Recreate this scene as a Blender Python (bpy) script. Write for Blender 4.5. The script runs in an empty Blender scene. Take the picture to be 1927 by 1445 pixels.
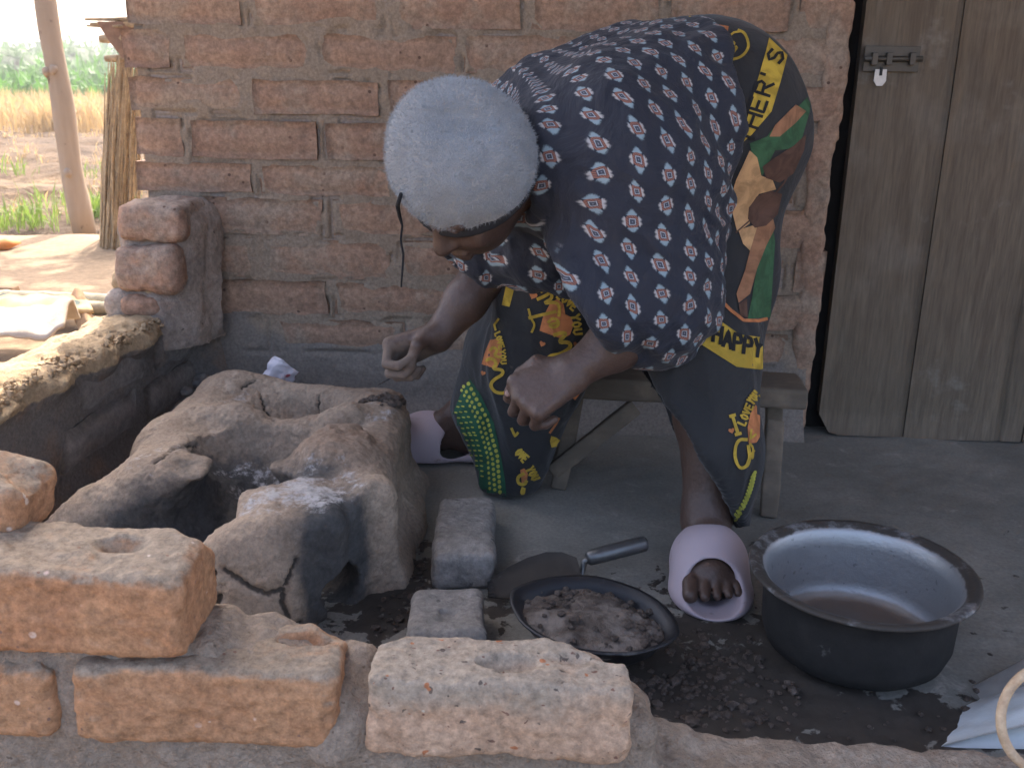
import bpy, bmesh, math, random
import numpy as np
from mathutils import Vector, Matrix
from mathutils.bvhtree import BVHTree
from mathutils.geometry import delaunay_2d_cdt
random.seed(7); RNG = np.random.default_rng(7)
SC = bpy.context.scene
COL = SC.collection

# ------------------------------------------------------------------ camera
CAM_H = 0.80; FPX = 1820.0; PITCH = math.radians(17.2); ROLL = math.radians(0.9)
fw = np.array([0, math.cos(PITCH), -math.sin(PITCH)]); up0 = np.array([0, math.sin(PITCH), math.cos(PITCH)]); rt0 = np.array([1., 0, 0])
rt = rt0*math.cos(ROLL)+up0*math.sin(ROLL); up = up0*math.cos(ROLL)-rt0*math.sin(ROLL)
CAMP = np.array([0, 0, CAM_H])
cd = bpy.data.cameras.new('camera'); cam = bpy.data.objects.new('camera', cd); COL.objects.link(cam)
cd.sensor_width = 36; cd.lens = FPX/1927*36; cd.clip_start = .02; cd.clip_end = 2000
cam.matrix_world = Matrix(((rt[0], up[0], -fw[0], 0), (rt[1], up[1], -fw[1], 0), (rt[2], up[2], -fw[2], CAM_H), (0, 0, 0, 1)))
cd.dof.use_dof = True; cd.dof.focus_distance = 1.55; cd.dof.aperture_fstop = 11
SC.camera = cam

# ------------------------------------------------------------------ world and sun
SUN_EL, SUN_AZ = math.radians(50), math.radians(-1.0)      # behind the house, azimuth from +Y towards +X
w = bpy.data.worlds.new('World'); SC.world = w; w.use_nodes = True
wn = w.node_tree; sky = wn.nodes.new('ShaderNodeTexSky'); sky.sky_type = 'NISHITA'; sky.sun_disc = False
sky.sun_elevation = SUN_EL; sky.sun_rotation = SUN_AZ; sky.dust_density = 9.0; sky.air_density = .7; sky.ozone_density = 0.0; sky.altitude = 500
wn.nodes['Background'].inputs[1].default_value = 0.15
wn.links.new(sky.outputs[0], wn.nodes['Background'].inputs[0])
sd = bpy.data.lights.new('sun', 'SUN'); sd.energy = 2.1; sd.angle = math.radians(.5); sd.color = (1, .93, .82)
sun = bpy.data.objects.new('sun', sd); COL.objects.link(sun)
sv = Vector((math.sin(SUN_AZ)*math.cos(SUN_EL), math.cos(SUN_AZ)*math.cos(SUN_EL), math.sin(SUN_EL)))
sun.rotation_euler = sv.to_track_quat('Z', 'Y').to_euler(); sun.location = (0, 8, 12)
SC.view_settings.view_transform = 'Standard'; SC.view_settings.look = 'None'; SC.view_settings.gamma = 1
SC.view_settings.exposure = 2.45
SC.cycles.max_bounces = 8; SC.cycles.diffuse_bounces = 4; SC.cycles.volume_bounces = 0
SC.cycles.use_denoising = True

# ------------------------------------------------------------------ measuring helpers (photo pixel -> point at a known depth)
def ray(px, py): return fw+rt*(px-963.5)/FPX-up*(py-722.5)/FPX
def UY(px, py, Y): d = ray(px, py); return CAMP+d*(Y/d[1])
def UZ(px, py, Z=0.): d = ray(px, py); return CAMP+d*((Z-CAM_H)/d[2])
def A(*v): return np.array(v, float)
def nrm(v): v = np.asarray(v, float); return v/np.linalg.norm(v)

# ------------------------------------------------------------------ noise
def vnoise(p, seed=0):
    p = np.asarray(p, float); i = np.floor(p).astype(np.int64); f = p-i; f = f*f*f*(f*(f*6-15)+10)
    def hsh(a, b, c):
        n = (a*374761393+b*668265263+c*2147483647+seed*974634777) & 0xffffffff
        n = ((n ^ (n >> 13))*1274126177) & 0xffffffff
        n = ((n ^ (n >> 16))*2246822519) & 0xffffffff
        return ((n ^ (n >> 15)) & 0xffff)/32767.5-1.0
    x, y, z = i[..., 0], i[..., 1], i[..., 2]; fx, fy, fz = f[..., 0], f[..., 1], f[..., 2]
    def L(a, b, t): return a+(b-a)*t
    return L(L(L(hsh(x, y, z), hsh(x+1, y, z), fx), L(hsh(x, y+1, z), hsh(x+1, y+1, z), fx), fy),
             L(L(hsh(x, y, z+1), hsh(x+1, y, z+1), fx), L(hsh(x, y+1, z+1), hsh(x+1, y+1, z+1), fx), fy), fz)
def fbm(p, oct=4, seed=0, gain=.5):
    p = np.asarray(p, float); s = 0; a = 1; t = 0
    for o in range(oct): s = s+a*vnoise(p*(2**o)+o*17.3, seed+o); t += a; a *= gain
    return s/t
def sst(a, b, x): t = np.clip((x-a)/(b-a), 0, 1); return t*t*(3-2*t)

# ------------------------------------------------------------------ mesh helpers
def empty(name, loc=(0, 0, 0)):
    o = bpy.data.objects.new(name, None); o.empty_display_size = .05; o.location = [float(c) for c in loc]; COL.objects.link(o); return o
def tag(o, label=None, cat=None, group=None, kind=None):
    for k, v in (('label', label), ('category', cat), ('group', group), ('kind', kind)):
        if v: o[k] = v
    return o
def mk(name, V, F, mat=None, parent=None, smooth=True, attrs=None, uv=None):
    """world-space vertices -> one mesh object; F is a list of faces or an (n,3|4) array"""
    V = np.asarray(V, float); off = np.array(parent_loc(parent)) if parent is not None else None
    if parent is None:
        off = np.array([V[:, 0].mean(), V[:, 1].mean(), V[:, 2].min()])
    me = bpy.data.meshes.new(name)
    if isinstance(F, np.ndarray):
        n, k = F.shape
        me.vertices.add(len(V)); me.vertices.foreach_set('co', (V-off).astype(np.float32).ravel())
        me.loops.add(n*k); me.loops.foreach_set('vertex_index', F.astype(np.int32).ravel())
        me.polygons.add(n); me.polygons.foreach_set('loop_start', np.arange(0, n*k, k, dtype=np.int32))
        try: me.polygons.foreach_set('loop_total', np.full(n, k, dtype=np.int32))
        except Exception: pass
        me.update(calc_edges=True); me.validate()
    else:
        me.from_pydata((V-off).tolist(), [], F); me.update()
    me.polygons.foreach_set('use_smooth', np.full(len(me.polygons), smooth, dtype=bool))
    if attrs:
        for an, av in attrs.items():
            av = np.asarray(av, np.float32)
            if av.ndim == 1: a = me.attributes.new(an, 'FLOAT', 'POINT'); a.data.foreach_set('value', av)
            else: a = me.attributes.new(an, 'FLOAT_VECTOR', 'POINT'); a.data.foreach_set('vector', av.ravel())
    o = bpy.data.objects.new(name, me); COL.objects.link(o)
    if mat: me.materials.append(mat)
    if parent is None: o.location = off
    else: o.parent = parent
    return o
def parent_loc(p):
    l = Vector((0, 0, 0))
    while p is not None: l = l+p.location; p = p.parent
    return tuple(l)
def copy_to(o, parent, loc, rot=None, name=None):
    c = o.copy(); COL.objects.link(c); c.parent = parent; c.location = loc
    if rot is not None: c.rotation_euler = rot
    return c
def gridmesh(nu, nv):
    i = np.arange(nu-1)[:, None]*nv+np.arange(nv-1)[None, :]; i = i.ravel()
    return np.stack([i, i+nv, i+nv+1, i+1], 1)
def tube(pts, r, seg=10, cap=True):
    """swept tube; r scalar or per point -> V, F(list)"""
    pts = np.asarray(pts, float); n = len(pts); r = np.broadcast_to(np.asarray(r, float), (n,))
    V = []; F = []; t = nrm(pts[1]-pts[0]); ref = A(0, 0, 1) if abs(t[2]) < .9 else A(1, 0, 0); u = nrm(np.cross(t, ref))
    for k in range(n):
        t = nrm(pts[min(k+1, n-1)]-pts[max(k-1, 0)]); u = nrm(u-t*np.dot(u, t)); v = np.cross(t, u)
        for a in range(seg):
            an = 2*math.pi*a/seg; V.append(pts[k]+r[k]*(u*math.cos(an)+v*math.sin(an)))
    for k in range(n-1):
        for a in range(seg):
            b = (a+1) % seg; F.append([k*seg+a, k*seg+b, (k+1)*seg+b, (k+1)*seg+a])
    if cap: F.append(list(range(seg))[::-1]); F.append(list(range((n-1)*seg, n*seg)))
    return np.array(V), F
def lathe(prof, c, seg=64, axis=None):
    V = []; F = []; n = len(prof)
    for a in range(seg):
        an = 2*math.pi*a/seg
        for (r, z) in prof: V.append((r*math.cos(an), r*math.sin(an), z))
    for a in range(seg):
        b = (a+1) % seg
        for k in range(n-1): F.append([a*n+k, b*n+k, b*n+k+1, a*n+k+1])
    return np.array(V)+np.asarray(c, float), F
def rbox(c, half, bev=.01, R=None, sub=0, seed=0, amp=0., freq=20):
    """bevelled (optionally subdivided and roughened) box -> V, F"""
    bm = bmesh.new(); bmesh.ops.create_cube(bm, size=2.0)
    for v in bm.verts: v.co = Vector([v.co[i]*half[i] for i in range(3)])
    bmesh.ops.bevel(bm, geom=bm.edges[:], offset=bev, segments=2, affect='EDGES', profile=.6)
    if sub: bmesh.ops.subdivide_edges(bm, edges=[e for e in bm.edges if e.calc_length() > 4*bev], cuts=sub, use_grid_fill=True)
    bmesh.ops.triangulate(bm, faces=[f for f in bm.faces if len(f.verts) > 4])
    bm.verts.ensure_lookup_table()
    V = np.array([v.co[:] for v in bm.verts]); F = [[v.index for v in f.verts] for f in bm.faces]; bm.free()
    if amp: V = V+amp*np.stack([fbm(V*freq+seed*7.1+q*31, 3, seed+q) for q in range(3)], 1)
    if R is not None: V = V@np.asarray(R).T
    return V+np.asarray(c, float), F
def rotz(a): return np.array(Matrix.Rotation(a, 3, 'Z'))
def rot(ax, a): return np.array(Matrix.Rotation(a, 3, Vector(ax)))
def merge(parts):
    V = []; F = []; n = 0
    for v, f in parts:
        V.append(np.asarray(v)); F += [[i+n for i in q] for q in f]; n += len(v)
    return np.concatenate(V), F

# ------------------------------------------------------------------ implicit solids, meshed with surface nets
class Field:
    def __init__(s, lo, hi, h):
        s.lo = np.asarray(lo, float); s.h = h; s.n = np.ceil((np.asarray(hi)-s.lo)/h).astype(int)+1
        s.D = np.full(s.n, 1.0, np.float32); s.ax = [s.lo[i]+h*np.arange(s.n[i]) for i in range(3)]
    def like(s):
        f = Field.__new__(Field); f.lo, f.h, f.n, f.ax = s.lo, s.h, s.n, s.ax; f.D = np.full(s.n, 1.0, np.float32); return f
    def block(s, lo, hi, pad):
        sl = []
        for i in range(3):
            a = int(np.floor((lo[i]-pad-s.lo[i])/s.h)); b = int(np.ceil((hi[i]+pad-s.lo[i])/s.h))+1
            a = max(a, 0); b = min(b, s.n[i])
            if b <= a: return None
            sl.append(slice(a, b))
        P = np.stack(np.meshgrid(*[s.ax[i][sl[i]] for i in range(3)], indexing='ij'), -1)
        return tuple(sl), P
    def put(s, lo, hi, fn, k=0.02, op='add'):
        q = s.block(lo, hi, k+3*s.h+.012)
        if q is None: return
        sl, P = q; d = fn(P); a = s.D[sl]
        if op == 'add':
            h = np.maximum(k-np.abs(a-d), 0)/max(k, 1e-9); s.D[sl] = np.minimum(a, d)-h*h*k*.25
        elif op == 'sub':
            d = -d; h = np.maximum(k-np.abs(a-d), 0)/max(k, 1e-9); s.D[sl] = np.maximum(a, d)+h*h*k*.25
    def cap(s, a, b, ra, rb, k=.02, op='add', flat=None):
        """tapered capsule; flat=(dir, factor) squashes the section along dir"""
        a = np.asarray(a, float); b = np.asarray(b, float); ab = b-a; L2 = max(ab@ab, 1e-12); R = max(ra, rb)
        ex = R*(max(1., 1/flat[1]) if flat else 1)
        def f(P):
            q = P-a; t = np.clip(q@ab/L2, 0, 1); v = q-t[..., None]*ab
            if flat:
                n = nrm(flat[0]); c = v@n; v = v+((flat[1]-1)*c)[..., None]*n
            return np.sqrt((v*v).sum(-1))-(ra+(rb-ra)*t)
        s.put(np.minimum(a, b)-ex, np.maximum(a, b)+ex, f, k, op)
    def chain(s, pts, rs, k=.015, op='add', k0=None):
        for i in range(len(pts)-1): s.cap(pts[i], pts[i+1], rs[i], rs[i+1], (k0 if (i == 0 and k0) else k), op)
    def ell(s, c, r, R=None, k=.02, op='add'):
        c = np.asarray(c, float); r = np.asarray(r, float); m = r.max()
        def f(P):
            q = P-c
            if R is not None: q = q@np.asarray(R)          # columns of R are the ellipsoid axes
            k0 = np.sqrt(((q/r)**2).sum(-1)); k1 = np.sqrt(((q/(r*r))**2).sum(-1))
            return np.where(k1 > 1e-9, k0*(k0-1)/np.maximum(k1, 1e-9), -r.min())
        s.put(c-m, c+m, f, k, op)
    def box(s, c, half, rad=.01, R=None, k=.01, op='add'):
        c = np.asarray(c, float); half = np.asarray(half, float); m = np.linalg.norm(half)
        ext = half if R is None else np.abs(np.asarray(R))@half
        def f(P):
            q = P-c
            if R is not None: q = q@np.asarray(R)
            q = np.abs(q)-(half-rad); o = np.maximum(q, 0)
            return np.sqrt((o*o).sum(-1))+np.minimum(q.max(-1), 0)-rad
        s.put(c-ext, c+ext, f, k, op)
    def plane(s, p, n, k=0):
        """remove the side the normal points to"""
        n = nrm(n); P = np.stack(np.meshgrid(*s.ax, indexing='ij'), -1).astype(np.float32)
        d = ((P-np.asarray(p, np.float32))@n.astype(np.float32)); s.D = np.maximum(s.D, d)
    def mesh(s):
        D = s.D; nx, ny, nz = D.shape; ins = D < 0
        c = np.zeros((nx-1, ny-1, nz-1), np.uint8)
        for dx in (0, 1):
            for dy in (0, 1):
                for dz in (0, 1): c += ins[dx:nx-1+dx, dy:ny-1+dy, dz:nz-1+dz]
        act = (c > 0) & (c < 8); I = np.argwhere(act); idx = -np.ones(act.shape, np.int64); idx[act] = np.arange(len(I))
        S = np.zeros((len(I), 3)); N = np.zeros(len(I)); cor = [(x, y, z) for x in (0, 1) for y in (0, 1) for z in (0, 1)]
        val = {q: D[I[:, 0]+q[0], I[:, 1]+q[1], I[:, 2]+q[2]].astype(float) for q in cor}
        for q in cor:
            for a in range(3):
                if q[a] == 0:
                    e = list(q); e[a] = 1; e = tuple(e); x, y = val[q], val[e]; m = (x < 0) != (y < 0)
                    t = np.where(m, x/np.where(np.abs(x-y) < 1e-12, 1e-12, x-y), 0); p = np.tile(np.array(q, float), (len(I), 1)); p[:, a] = t
                    S[m] += p[m]; N[m] += 1
        V = s.lo+s.h*(I+S/np.maximum(N, 1)[:, None]); Fs = []
        for a in range(3):
            b, e = (a+1) % 3, (a+2) % 3
            sl0 = [slice(None)]*3; sl1 = [slice(None)]*3; sl0[a] = slice(0, -1); sl1[a] = slice(1, None)
            i0, i1 = ins[tuple(sl0)], ins[tuple(sl1)]; E = np.argwhere(i0 != i1)
            ok = (E[:, b] > 0) & (E[:, e] > 0) & (E[:, b] < D.shape[b]-1) & (E[:, e] < D.shape[e]-1); E = E[ok]
            fl = i0[tuple(E.T)]
            def g(db, de):
                q = E.copy(); q[:, b] += db; q[:, e] += de; return idx[tuple(q.T)]
            Q = np.stack([g(-1, -1), g(0, -1), g(0, 0), g(-1, 0)], 1); Q[~fl] = Q[~fl][:, ::-1]; Fs.append(Q)
        F = np.concatenate(Fs); F = F[(F >= 0).all(1)]
        return V, F
def relax(V, F, it=2, lam=.5):
    V = V.copy(); E = np.concatenate([F[:, [i, (i+1) % F.shape[1]]] for i in range(F.shape[1])]); n = len(V)
    for _ in range(it):
        S = np.zeros_like(V); C = np.zeros(n)
        for k in range(3): S[:, k] = np.bincount(E[:, 0], V[E[:, 1], k], n)+np.bincount(E[:, 1], V[E[:, 0], k], n)
        C = np.bincount(E[:, 0], minlength=n)+np.bincount(E[:, 1], minlength=n)
        V += lam*(S/np.maximum(C, 1)[:, None]-V)
    return V
def normals(V, F):
    n = np.cross(V[F[:, 2]]-V[F[:, 0]], V[F[:, 3 if F.shape[1] > 3 else 1]]-V[F[:, 1 if F.shape[1] > 3 else 0]])
    if F.shape[1] == 3: n = np.cross(V[F[:, 1]]-V[F[:, 0]], V[F[:, 2]]-V[F[:, 0]])
    N = np.zeros_like(V)
    for k in range(3):
        for j in range(F.shape[1]): N[:, k] += np.bincount(F[:, j], n[:, k], len(V))
    return N/np.maximum(np.linalg.norm(N, axis=1), 1e-12)[:, None]

# ------------------------------------------------------------------ materials
class NT:
    def __init__(s, name):
        s.m = bpy.data.materials.new(name); s.m.use_nodes = True; s.t = s.m.node_tree; s.b = s.t.nodes['Principled BSDF']
        s.b.inputs['Specular IOR Level'].default_value = .3
        s._tc = None
    def node(s, ty, **kw):
        n = s.t.nodes.new(ty)
        for k, v in kw.items(): setattr(n, k, v)
        return n
    def put(s, sock, v):
        if v is None: return
        if isinstance(v, bpy.types.NodeSocket): s.t.links.new(v, sock)
        elif isinstance(v, (tuple, list)) and len(v) == 3 and sock.type == 'RGBA': sock.default_value = (*v, 1)
        else: sock.default_value = v
    @property
    def obj(s):
        if s._tc is None: s._tc = s.node('ShaderNodeTexCoord')
        return s._tc.outputs['Object']
    @property
    def pos(s): return s.node('ShaderNodeNewGeometry').outputs['Position']
    def attr(s, n): a = s.node('ShaderNodeAttribute'); a.attribute_name = n; return a
    def rnd(s): return s.node('ShaderNodeObjectInfo').outputs['Random']
    def noise(s, sc, det=4, ro=.6, dist=0., vec=None):
        n = s.node('ShaderNodeTexNoise'); s.put(n.inputs['Vector'], vec or s.obj)
        for k, v in (('Scale', sc), ('Detail', det), ('Roughness', ro), ('Distortion', dist)): n.inputs[k].default_value = v
        return n.outputs['Fac']
    def vor(s, sc, vec=None, feat='F1', rnd=1.):
        n = s.node('ShaderNodeTexVoronoi'); n.feature = feat; s.put(n.inputs['Vector'], vec or s.obj); n.inputs['Scale'].default_value = sc
        n.inputs['Randomness'].default_value = rnd; return n.outputs['Distance']
    def stretch(s, v, sc):
        n = s.node('ShaderNodeMapping'); s.put(n.inputs['Vector'], v); n.inputs['Scale'].default_value = sc; return n.outputs[0]
    def ramp(s, f, *st):
        n = s.node('ShaderNodeValToRGB'); s.put(n.inputs[0], f); e = n.color_ramp.elements
        while len(e) < len(st): e.new(.5)
        for i, (p, c) in enumerate(st): e[i].position = p; e[i].color = (*(c if isinstance(c, (tuple, list)) else (c, c, c)), 1)
        return n.outputs[0]
    def step(s, f, a, b):
        n = s.node('ShaderNodeMapRange'); n.interpolation_type = 'SMOOTHSTEP'; s.put(n.inputs[0], f)
        lo, hi = min(a, b), max(a, b); n.inputs[1].default_value = lo; n.inputs[2].default_value = hi
        n.inputs[3].default_value = 0. if a < b else 1.; n.inputs[4].default_value = 1. if a < b else 0.; return n.outputs[0]
    def mix(s, f, a, b, mode='MIX'):
        n = s.node('ShaderNodeMix'); n.data_type = 'RGBA'; n.blend_type = mode; s.put(n.inputs[0], f); s.put(n.inputs[6], a); s.put(n.inputs[7], b); return n.outputs[2]
    def ma(s, op, a, b=None, c=None):
        n = s.node('ShaderNodeMath'); n.operation = op; s.put(n.inputs[0], a); s.put(n.inputs[1], b); s.put(n.inputs[2], c); return n.outputs[0]
    def bump(s, h, st=.5, d=.01):
        n = s.node('ShaderNodeBump'); n.inputs['Strength'].default_value = st; n.inputs['Distance'].default_value = d; s.put(n.inputs['Height'], h)
        l = s.b.inputs['Normal'].links
        if l: s.put(n.inputs['Normal'], l[0].from_socket)
        s.put(s.b.inputs['Normal'], n.outputs[0])
    def col(s, c): s.put(s.b.inputs['Base Color'], c)
    def rough(s, r): s.put(s.b.inputs['Roughness'], r)
def earth(name, c1, c2, c3=None, sc=6, rough=.95, bump=.5, bd=.006, fine=120, speck=None, dark=None):
    """mottled mineral surface: two base colours, optional dust, dark pits and specks"""
    n = NT(name); c = n.mix(n.step(n.noise(sc, 6, .65), .35, .68), c1, c2)
    if c3: c = n.mix(n.step(n.noise(sc*2.7, 5, .7, .6), .52, .7), c, c3)
    g = n.noise(fine, 3, .7); c = n.mix(.6, c, n.ramp(n.noise(fine*.55, 5, .75), (.28, .22), (.5, .5), (.72, .8)), 'OVERLAY')
    if speck: c = n.mix(n.step(n.vor(speck[0]), speck[1]+.05, speck[1]-.02), c, speck[2])
    if dark: c = n.mix(n.step(n.noise(dark[0], 3, .5), dark[1], dark[1]+.04), c, dark[2])
    n.col(c); n.rough(rough); n.bump(n.noise(sc*4, 5, .7), bump, bd); n.bump(g, bump*.5, bd*.25); return n.m
def flat(name, c, rough=.8, metal=0., bump=None):
    n = NT(name); n.col(n.mix(.3, c, n.ramp(n.noise(40, 4), (.3, .3), (.7, .7)), 'OVERLAY')); n.rough(rough); n.b.inputs['Metallic'].default_value = metal
    if bump: n.bump(n.noise(bump[0], 5, .6), bump[1], bump[2])
    return n.m
# ================================================================== SETTING
M_court = earth('swept_earth', (.215, .15, .09), (.26, .185, .115), (.18, .125, .075), sc=1.2, bump=.5, bd=.02, fine=60)
M_soil = earth('tilled_soil', (.05, .028, .014), (.10, .06, .03), (.17, .115, .058), sc=1.0, bump=1., bd=.08, fine=14)
M_far = earth('far_soil', (.10, .062, .03), (.15, .10, .05), None, sc=.3, bump=.3, bd=.1, fine=4)

def sheet(name, x0, x1, y0, y1, nx, ny, zf, mat, attrs=None):
    X, Y = np.meshgrid(np.linspace(x0, x1, nx), np.linspace(y0, y1, ny), indexing='ij'); Z = zf(X, Y)
    V = np.stack([X, Y, Z], -1).reshape(-1, 3)
    at = {k: f(X, Y).ravel() for k, f in attrs.items()} if attrs else None
    return tag(mk(name, V, gridmesh(nx, ny), mat, None, True, at), kind='structure')
def P3(X, Y, s): return np.stack([X*s, Y*s, X*0], -1)
def far_z(X, Y): return -.16+0*X
sheet('ground', -160, 120, -25, 190, 41, 49, far_z, M_far)
sheet('courtyard', -7, 7, -5, 5.75, 90, 70, lambda X, Y: -.05+.012*fbm(P3(X, Y, 1.5), 3, 3)-.09*sst(5.5, 5.75, Y+.12*fbm(P3(X, Y, 2), 2, 8)), M_court)
sheet('field', -15, -1, 5.5, 20, 280, 290, lambda X, Y: -.11+.055*fbm(P3(X, Y, 3.2), 4, 11, .65)+.05*np.sin(Y*4+1.5*fbm(P3(X, Y, .7), 2, 5))-.05*sst(18, 20, Y), M_soil)

# ---- veranda floor of smoothed mud, wet where clay was mixed
n = NT('mud_floor')
base = n.mix(n.step(n.noise(3.5, 6, .6), .35, .68), (.17, .163, .14), (.23, .218, .187))
base = n.mix(n.step(n.noise(14, 6, .7, .5), .58, .72), base, (.29, .275, .24))
base = n.mix(.4, base, n.ramp(n.noise(160, 3, .7), (.3, .3), (.7, .72)), 'OVERLAY')
wet = n.ma('ADD', n.attr('wet').outputs['Fac'], n.ma('MULTIPLY', n.ma('SUBTRACT', n.noise(22, 6, .62, .35), .5), 1.9))
wm = n.step(wet, .50, .56)
n.col(n.mix(wm, base, n.mix(n.noise(60, 4), (.035, .03, .025), (.065, .055, .046)))); n.rough(n.mix(wm, (.9, .9, .9), (.55, .55, .55)))
n.bump(n.noise(9, 7, .65), .35, .012); n.bump(n.noise(90, 4, .7), .35, .002); n.bump(wm, .35, .003); M_floor = n.m
FX0, FX1 = -1.0, 1.75
def wet_f(X, Y):
    def g(px, py, rx, ry): c = UZ(px, py); return np.exp(-((X-c[0])/rx)**2-((Y-c[1])/ry)**2)
    return .60*np.minimum(1.0, .85*g(735, 1130, .07, .22)+.95*g(1250, 1290, .17, .10)+.9*g(1420, 1330, .14, .10)+.85*g(1620, 1380, .22, .05)+.75*g(1330, 1190, .12, .06)+.6*g(1800, 1345, .12, .05)+.55*g(1480, 1210, .05, .12)+.5*g(1180, 1120, .1, .06)+.5*g(930, 1120, .16, .10)+.55*g(760, 960, .06, .2))+.25*sst(1.85, 1.45, Y)
sheet('floor', FX0, FX1, .9, 2.34, 300, 170, lambda X, Y: .006*fbm(P3(X, Y, 4), 4, 21)+.0015*fbm(P3(X, Y, 30), 2, 22)+.004*sst(.3, .8, wet_f(X, Y))*fbm(P3(X, Y, 45), 3, 23), M_floor, {'wet': wet_f})

# ---- brick materials
def brickmat(name, a, b, dust, dustamt, pit=(.12, .07, .05)):
    n = NT(name); r = n.rnd()
    c = n.mix(r, a, b); c = n.mix(n.step(n.noise(9, 6, .65), .38, .66), c, n.mix(r, b, a))
    d = n.step(n.noise(6.5, 7, .68, .4), .62-dustamt*.4, .80-dustamt*.4); c = n.mix(n.ma('MULTIPLY', d, .85), c, dust)
    g = n.noise(170, 3, .75); c = n.mix(.7, c, n.ramp(n.noise(75, 5, .75), (.28, .2), (.5, .5), (.72, .82)), 'OVERLAY'); c = n.mix(n.ma('MULTIPLY', n.step(n.noise(24, 5, .7), .58, .72), .5), c, (.20, .13, .10))
    v = n.vor(34); hole = n.ma('MULTIPLY', n.step(v, .16, .10), n.step(n.noise(11, 2), .5, .6)); c = n.mix(hole, c, pit)
    n.col(c); n.rough(.95); n.bump(n.noise(30, 5, .72), .7, .006); n.bump(g, .4, .0015); n.bump(hole, -.6, .004); return n.m
M_brick = brickmat('burnt_brick', (.28, .172, .118), (.33, .222, .152), (.305, .237, .175), .40)
M_brick2 = brickmat('front_brick', (.31, .185, .125), (.34, .215, .15), (.30, .24, .19), .55)
M_mortar = earth('mud_mortar', (.26, .215, .18), (.33, .275, .23), (.29, .215, .17), sc=9, bump=.8, bd=.008, fine=150, dark=(60, .68, (.10, .085, .07)))
M_plaster = earth('grey_mud', (.17, .155, .14), (.23, .21, .19), (.20, .17, .145), sc=5, bump=.6, bd=.008, fine=120)
M_front_mortar = earth('front_mortar', (.28, .22, .165), (.35, .28, .215), (.30, .215, .15), sc=8, bump=1., bd=.014, fine=170, dark=(70, .70, (.16, .12, .09)))

# ================================================================== BRICK HOUSE
WD, WA = 2.27, .07
wd = nrm(A(1, -WA, 0)); wnrm = nrm(A(-WA, -1, 0))           # along the wall (to the right) and out of it (to the camera)
def wpt(x, o=0): return A(x, WD-WA*x, 0)+wnrm*o
house = tag(empty('brick_house', wpt(0)), 'brown brick house wall with plank door behind the bent woman', 'house')
def pillow(name, s0, s1, z0, z1, o, mat, parent, base, along, out, seed, depth=.10, nx=11, nz=5, rag=.006, bulge=.004, edge=.022):
    """one weathered brick: rounded, uneven front and real depth"""
    us = np.linspace(0, 1, nx); vs = np.linspace(0, 1, nz)
    U_, V_ = np.meshgrid(us, vs, indexing='ij'); S = s0+(s1-s0)*U_; Z = z0+(z1-z0)*V_
    p = np.stack([S*9+seed*3.3, Z*9, S*0+seed], -1)
    S = S+rag*fbm(p*2.1, 2, 41)*(1.4); Z = Z+rag*fbm(p*2.1+9, 2, 42)
    du = np.minimum(U_, 1-U_)*(s1-s0); dv = np.minimum(V_, 1-V_)*(z1-z0); e = np.minimum(du, dv)
    O = o+bulge*fbm(p*1.5+5, 3, 43)-.010*(1-sst(0, edge, e))
    V = np.asarray(base)[None]+S.reshape(-1, 1)*along+O.reshape(-1, 1)*out+Z.reshape(-1, 1)*A(0, 0, 1)
    F = gridmesh(nx, nz)[:, ::-1]
    rim = [i*nz for i in range(nx)]+[(nx-1)*nz+j for j in range(1, nz)]+[i*nz+nz-1 for i in range(nx-2, -1, -1)]+[j for j in range(nz-2, 0, -1)]
    nb = len(V); B = V[rim]-out*depth; V = np.concatenate([V, B]); m = len(rim)
    Q = np.array([[rim[i], nb+i, nb+(i+1) % m, rim[(i+1) % m]] for i in range(m)])
    return mk(name, V, np.concatenate([F, Q]), mat, parent)
base0 = A(0, WD, 0)
def sx(x): return x/wd[0]
rows = [(1.005, .917, [235, 470, 742, 1002, 1262, 1512]), (.902, .822, [230, 338, 604, 872, 1132, 1392]), (.803, .728, [240, 472, 732, 996, 1256, 1510]),
        (.712, .628, [255, 360, 612, 880, 1140, 1400]), (.615, .547, [256, 487, 750, 1010, 1270, 1520]), (.537, .452, [382, 624, 880, 1140, 1398]),
        (.440, .345, [392, 497, 752, 1010, 1270, 1500]), (.335, .252, [394, 630, 890, 1150, 1410]), (.242, .165, [400, 520, 780, 1040, 1300, 1500])]
ri = 0; WALLB = []
for (zt, zb, xs) in rows + [(1.1+.098*k, 1.022+.098*k, [235+(k % 2)*100, 470+(k % 2)*130, 742+(k % 2)*130, 1002+(k % 2)*130, 1262+(k % 2)*130, 1512]) for k in range(2)]:
    ri += 1; ym = 722-(zb+zt-1.0)/2*1000
    xs_w = []
    for px in xs:
        d = ray(px, np.interp((zt+zb)/2, [0, 1], [770, -30])); t = WD/(d[1]+WA*d[0]); xs_w.append((CAMP+d*t)[0])
    xs_w.append(.705+.012*random.uniform(-1, 1))
    for i in range(len(xs_w)-1):
        g = random.uniform(.018, .030); a, b = xs_w[i], xs_w[i+1]-g
        if b-a < .04: continue
        if i == len(xs_w)-2: b = xs_w[i+1]
        j = random.uniform(-.003, .003)
        WALLB.append((sx(a), sx(b), zb+j, zt+j)); pillow('brick', sx(a), sx(b), zb+j+.003*random.random(), zt+j, random.uniform(.008, .018), M_brick, house, base0, wd, wnrm, ri*31+i)
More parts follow.
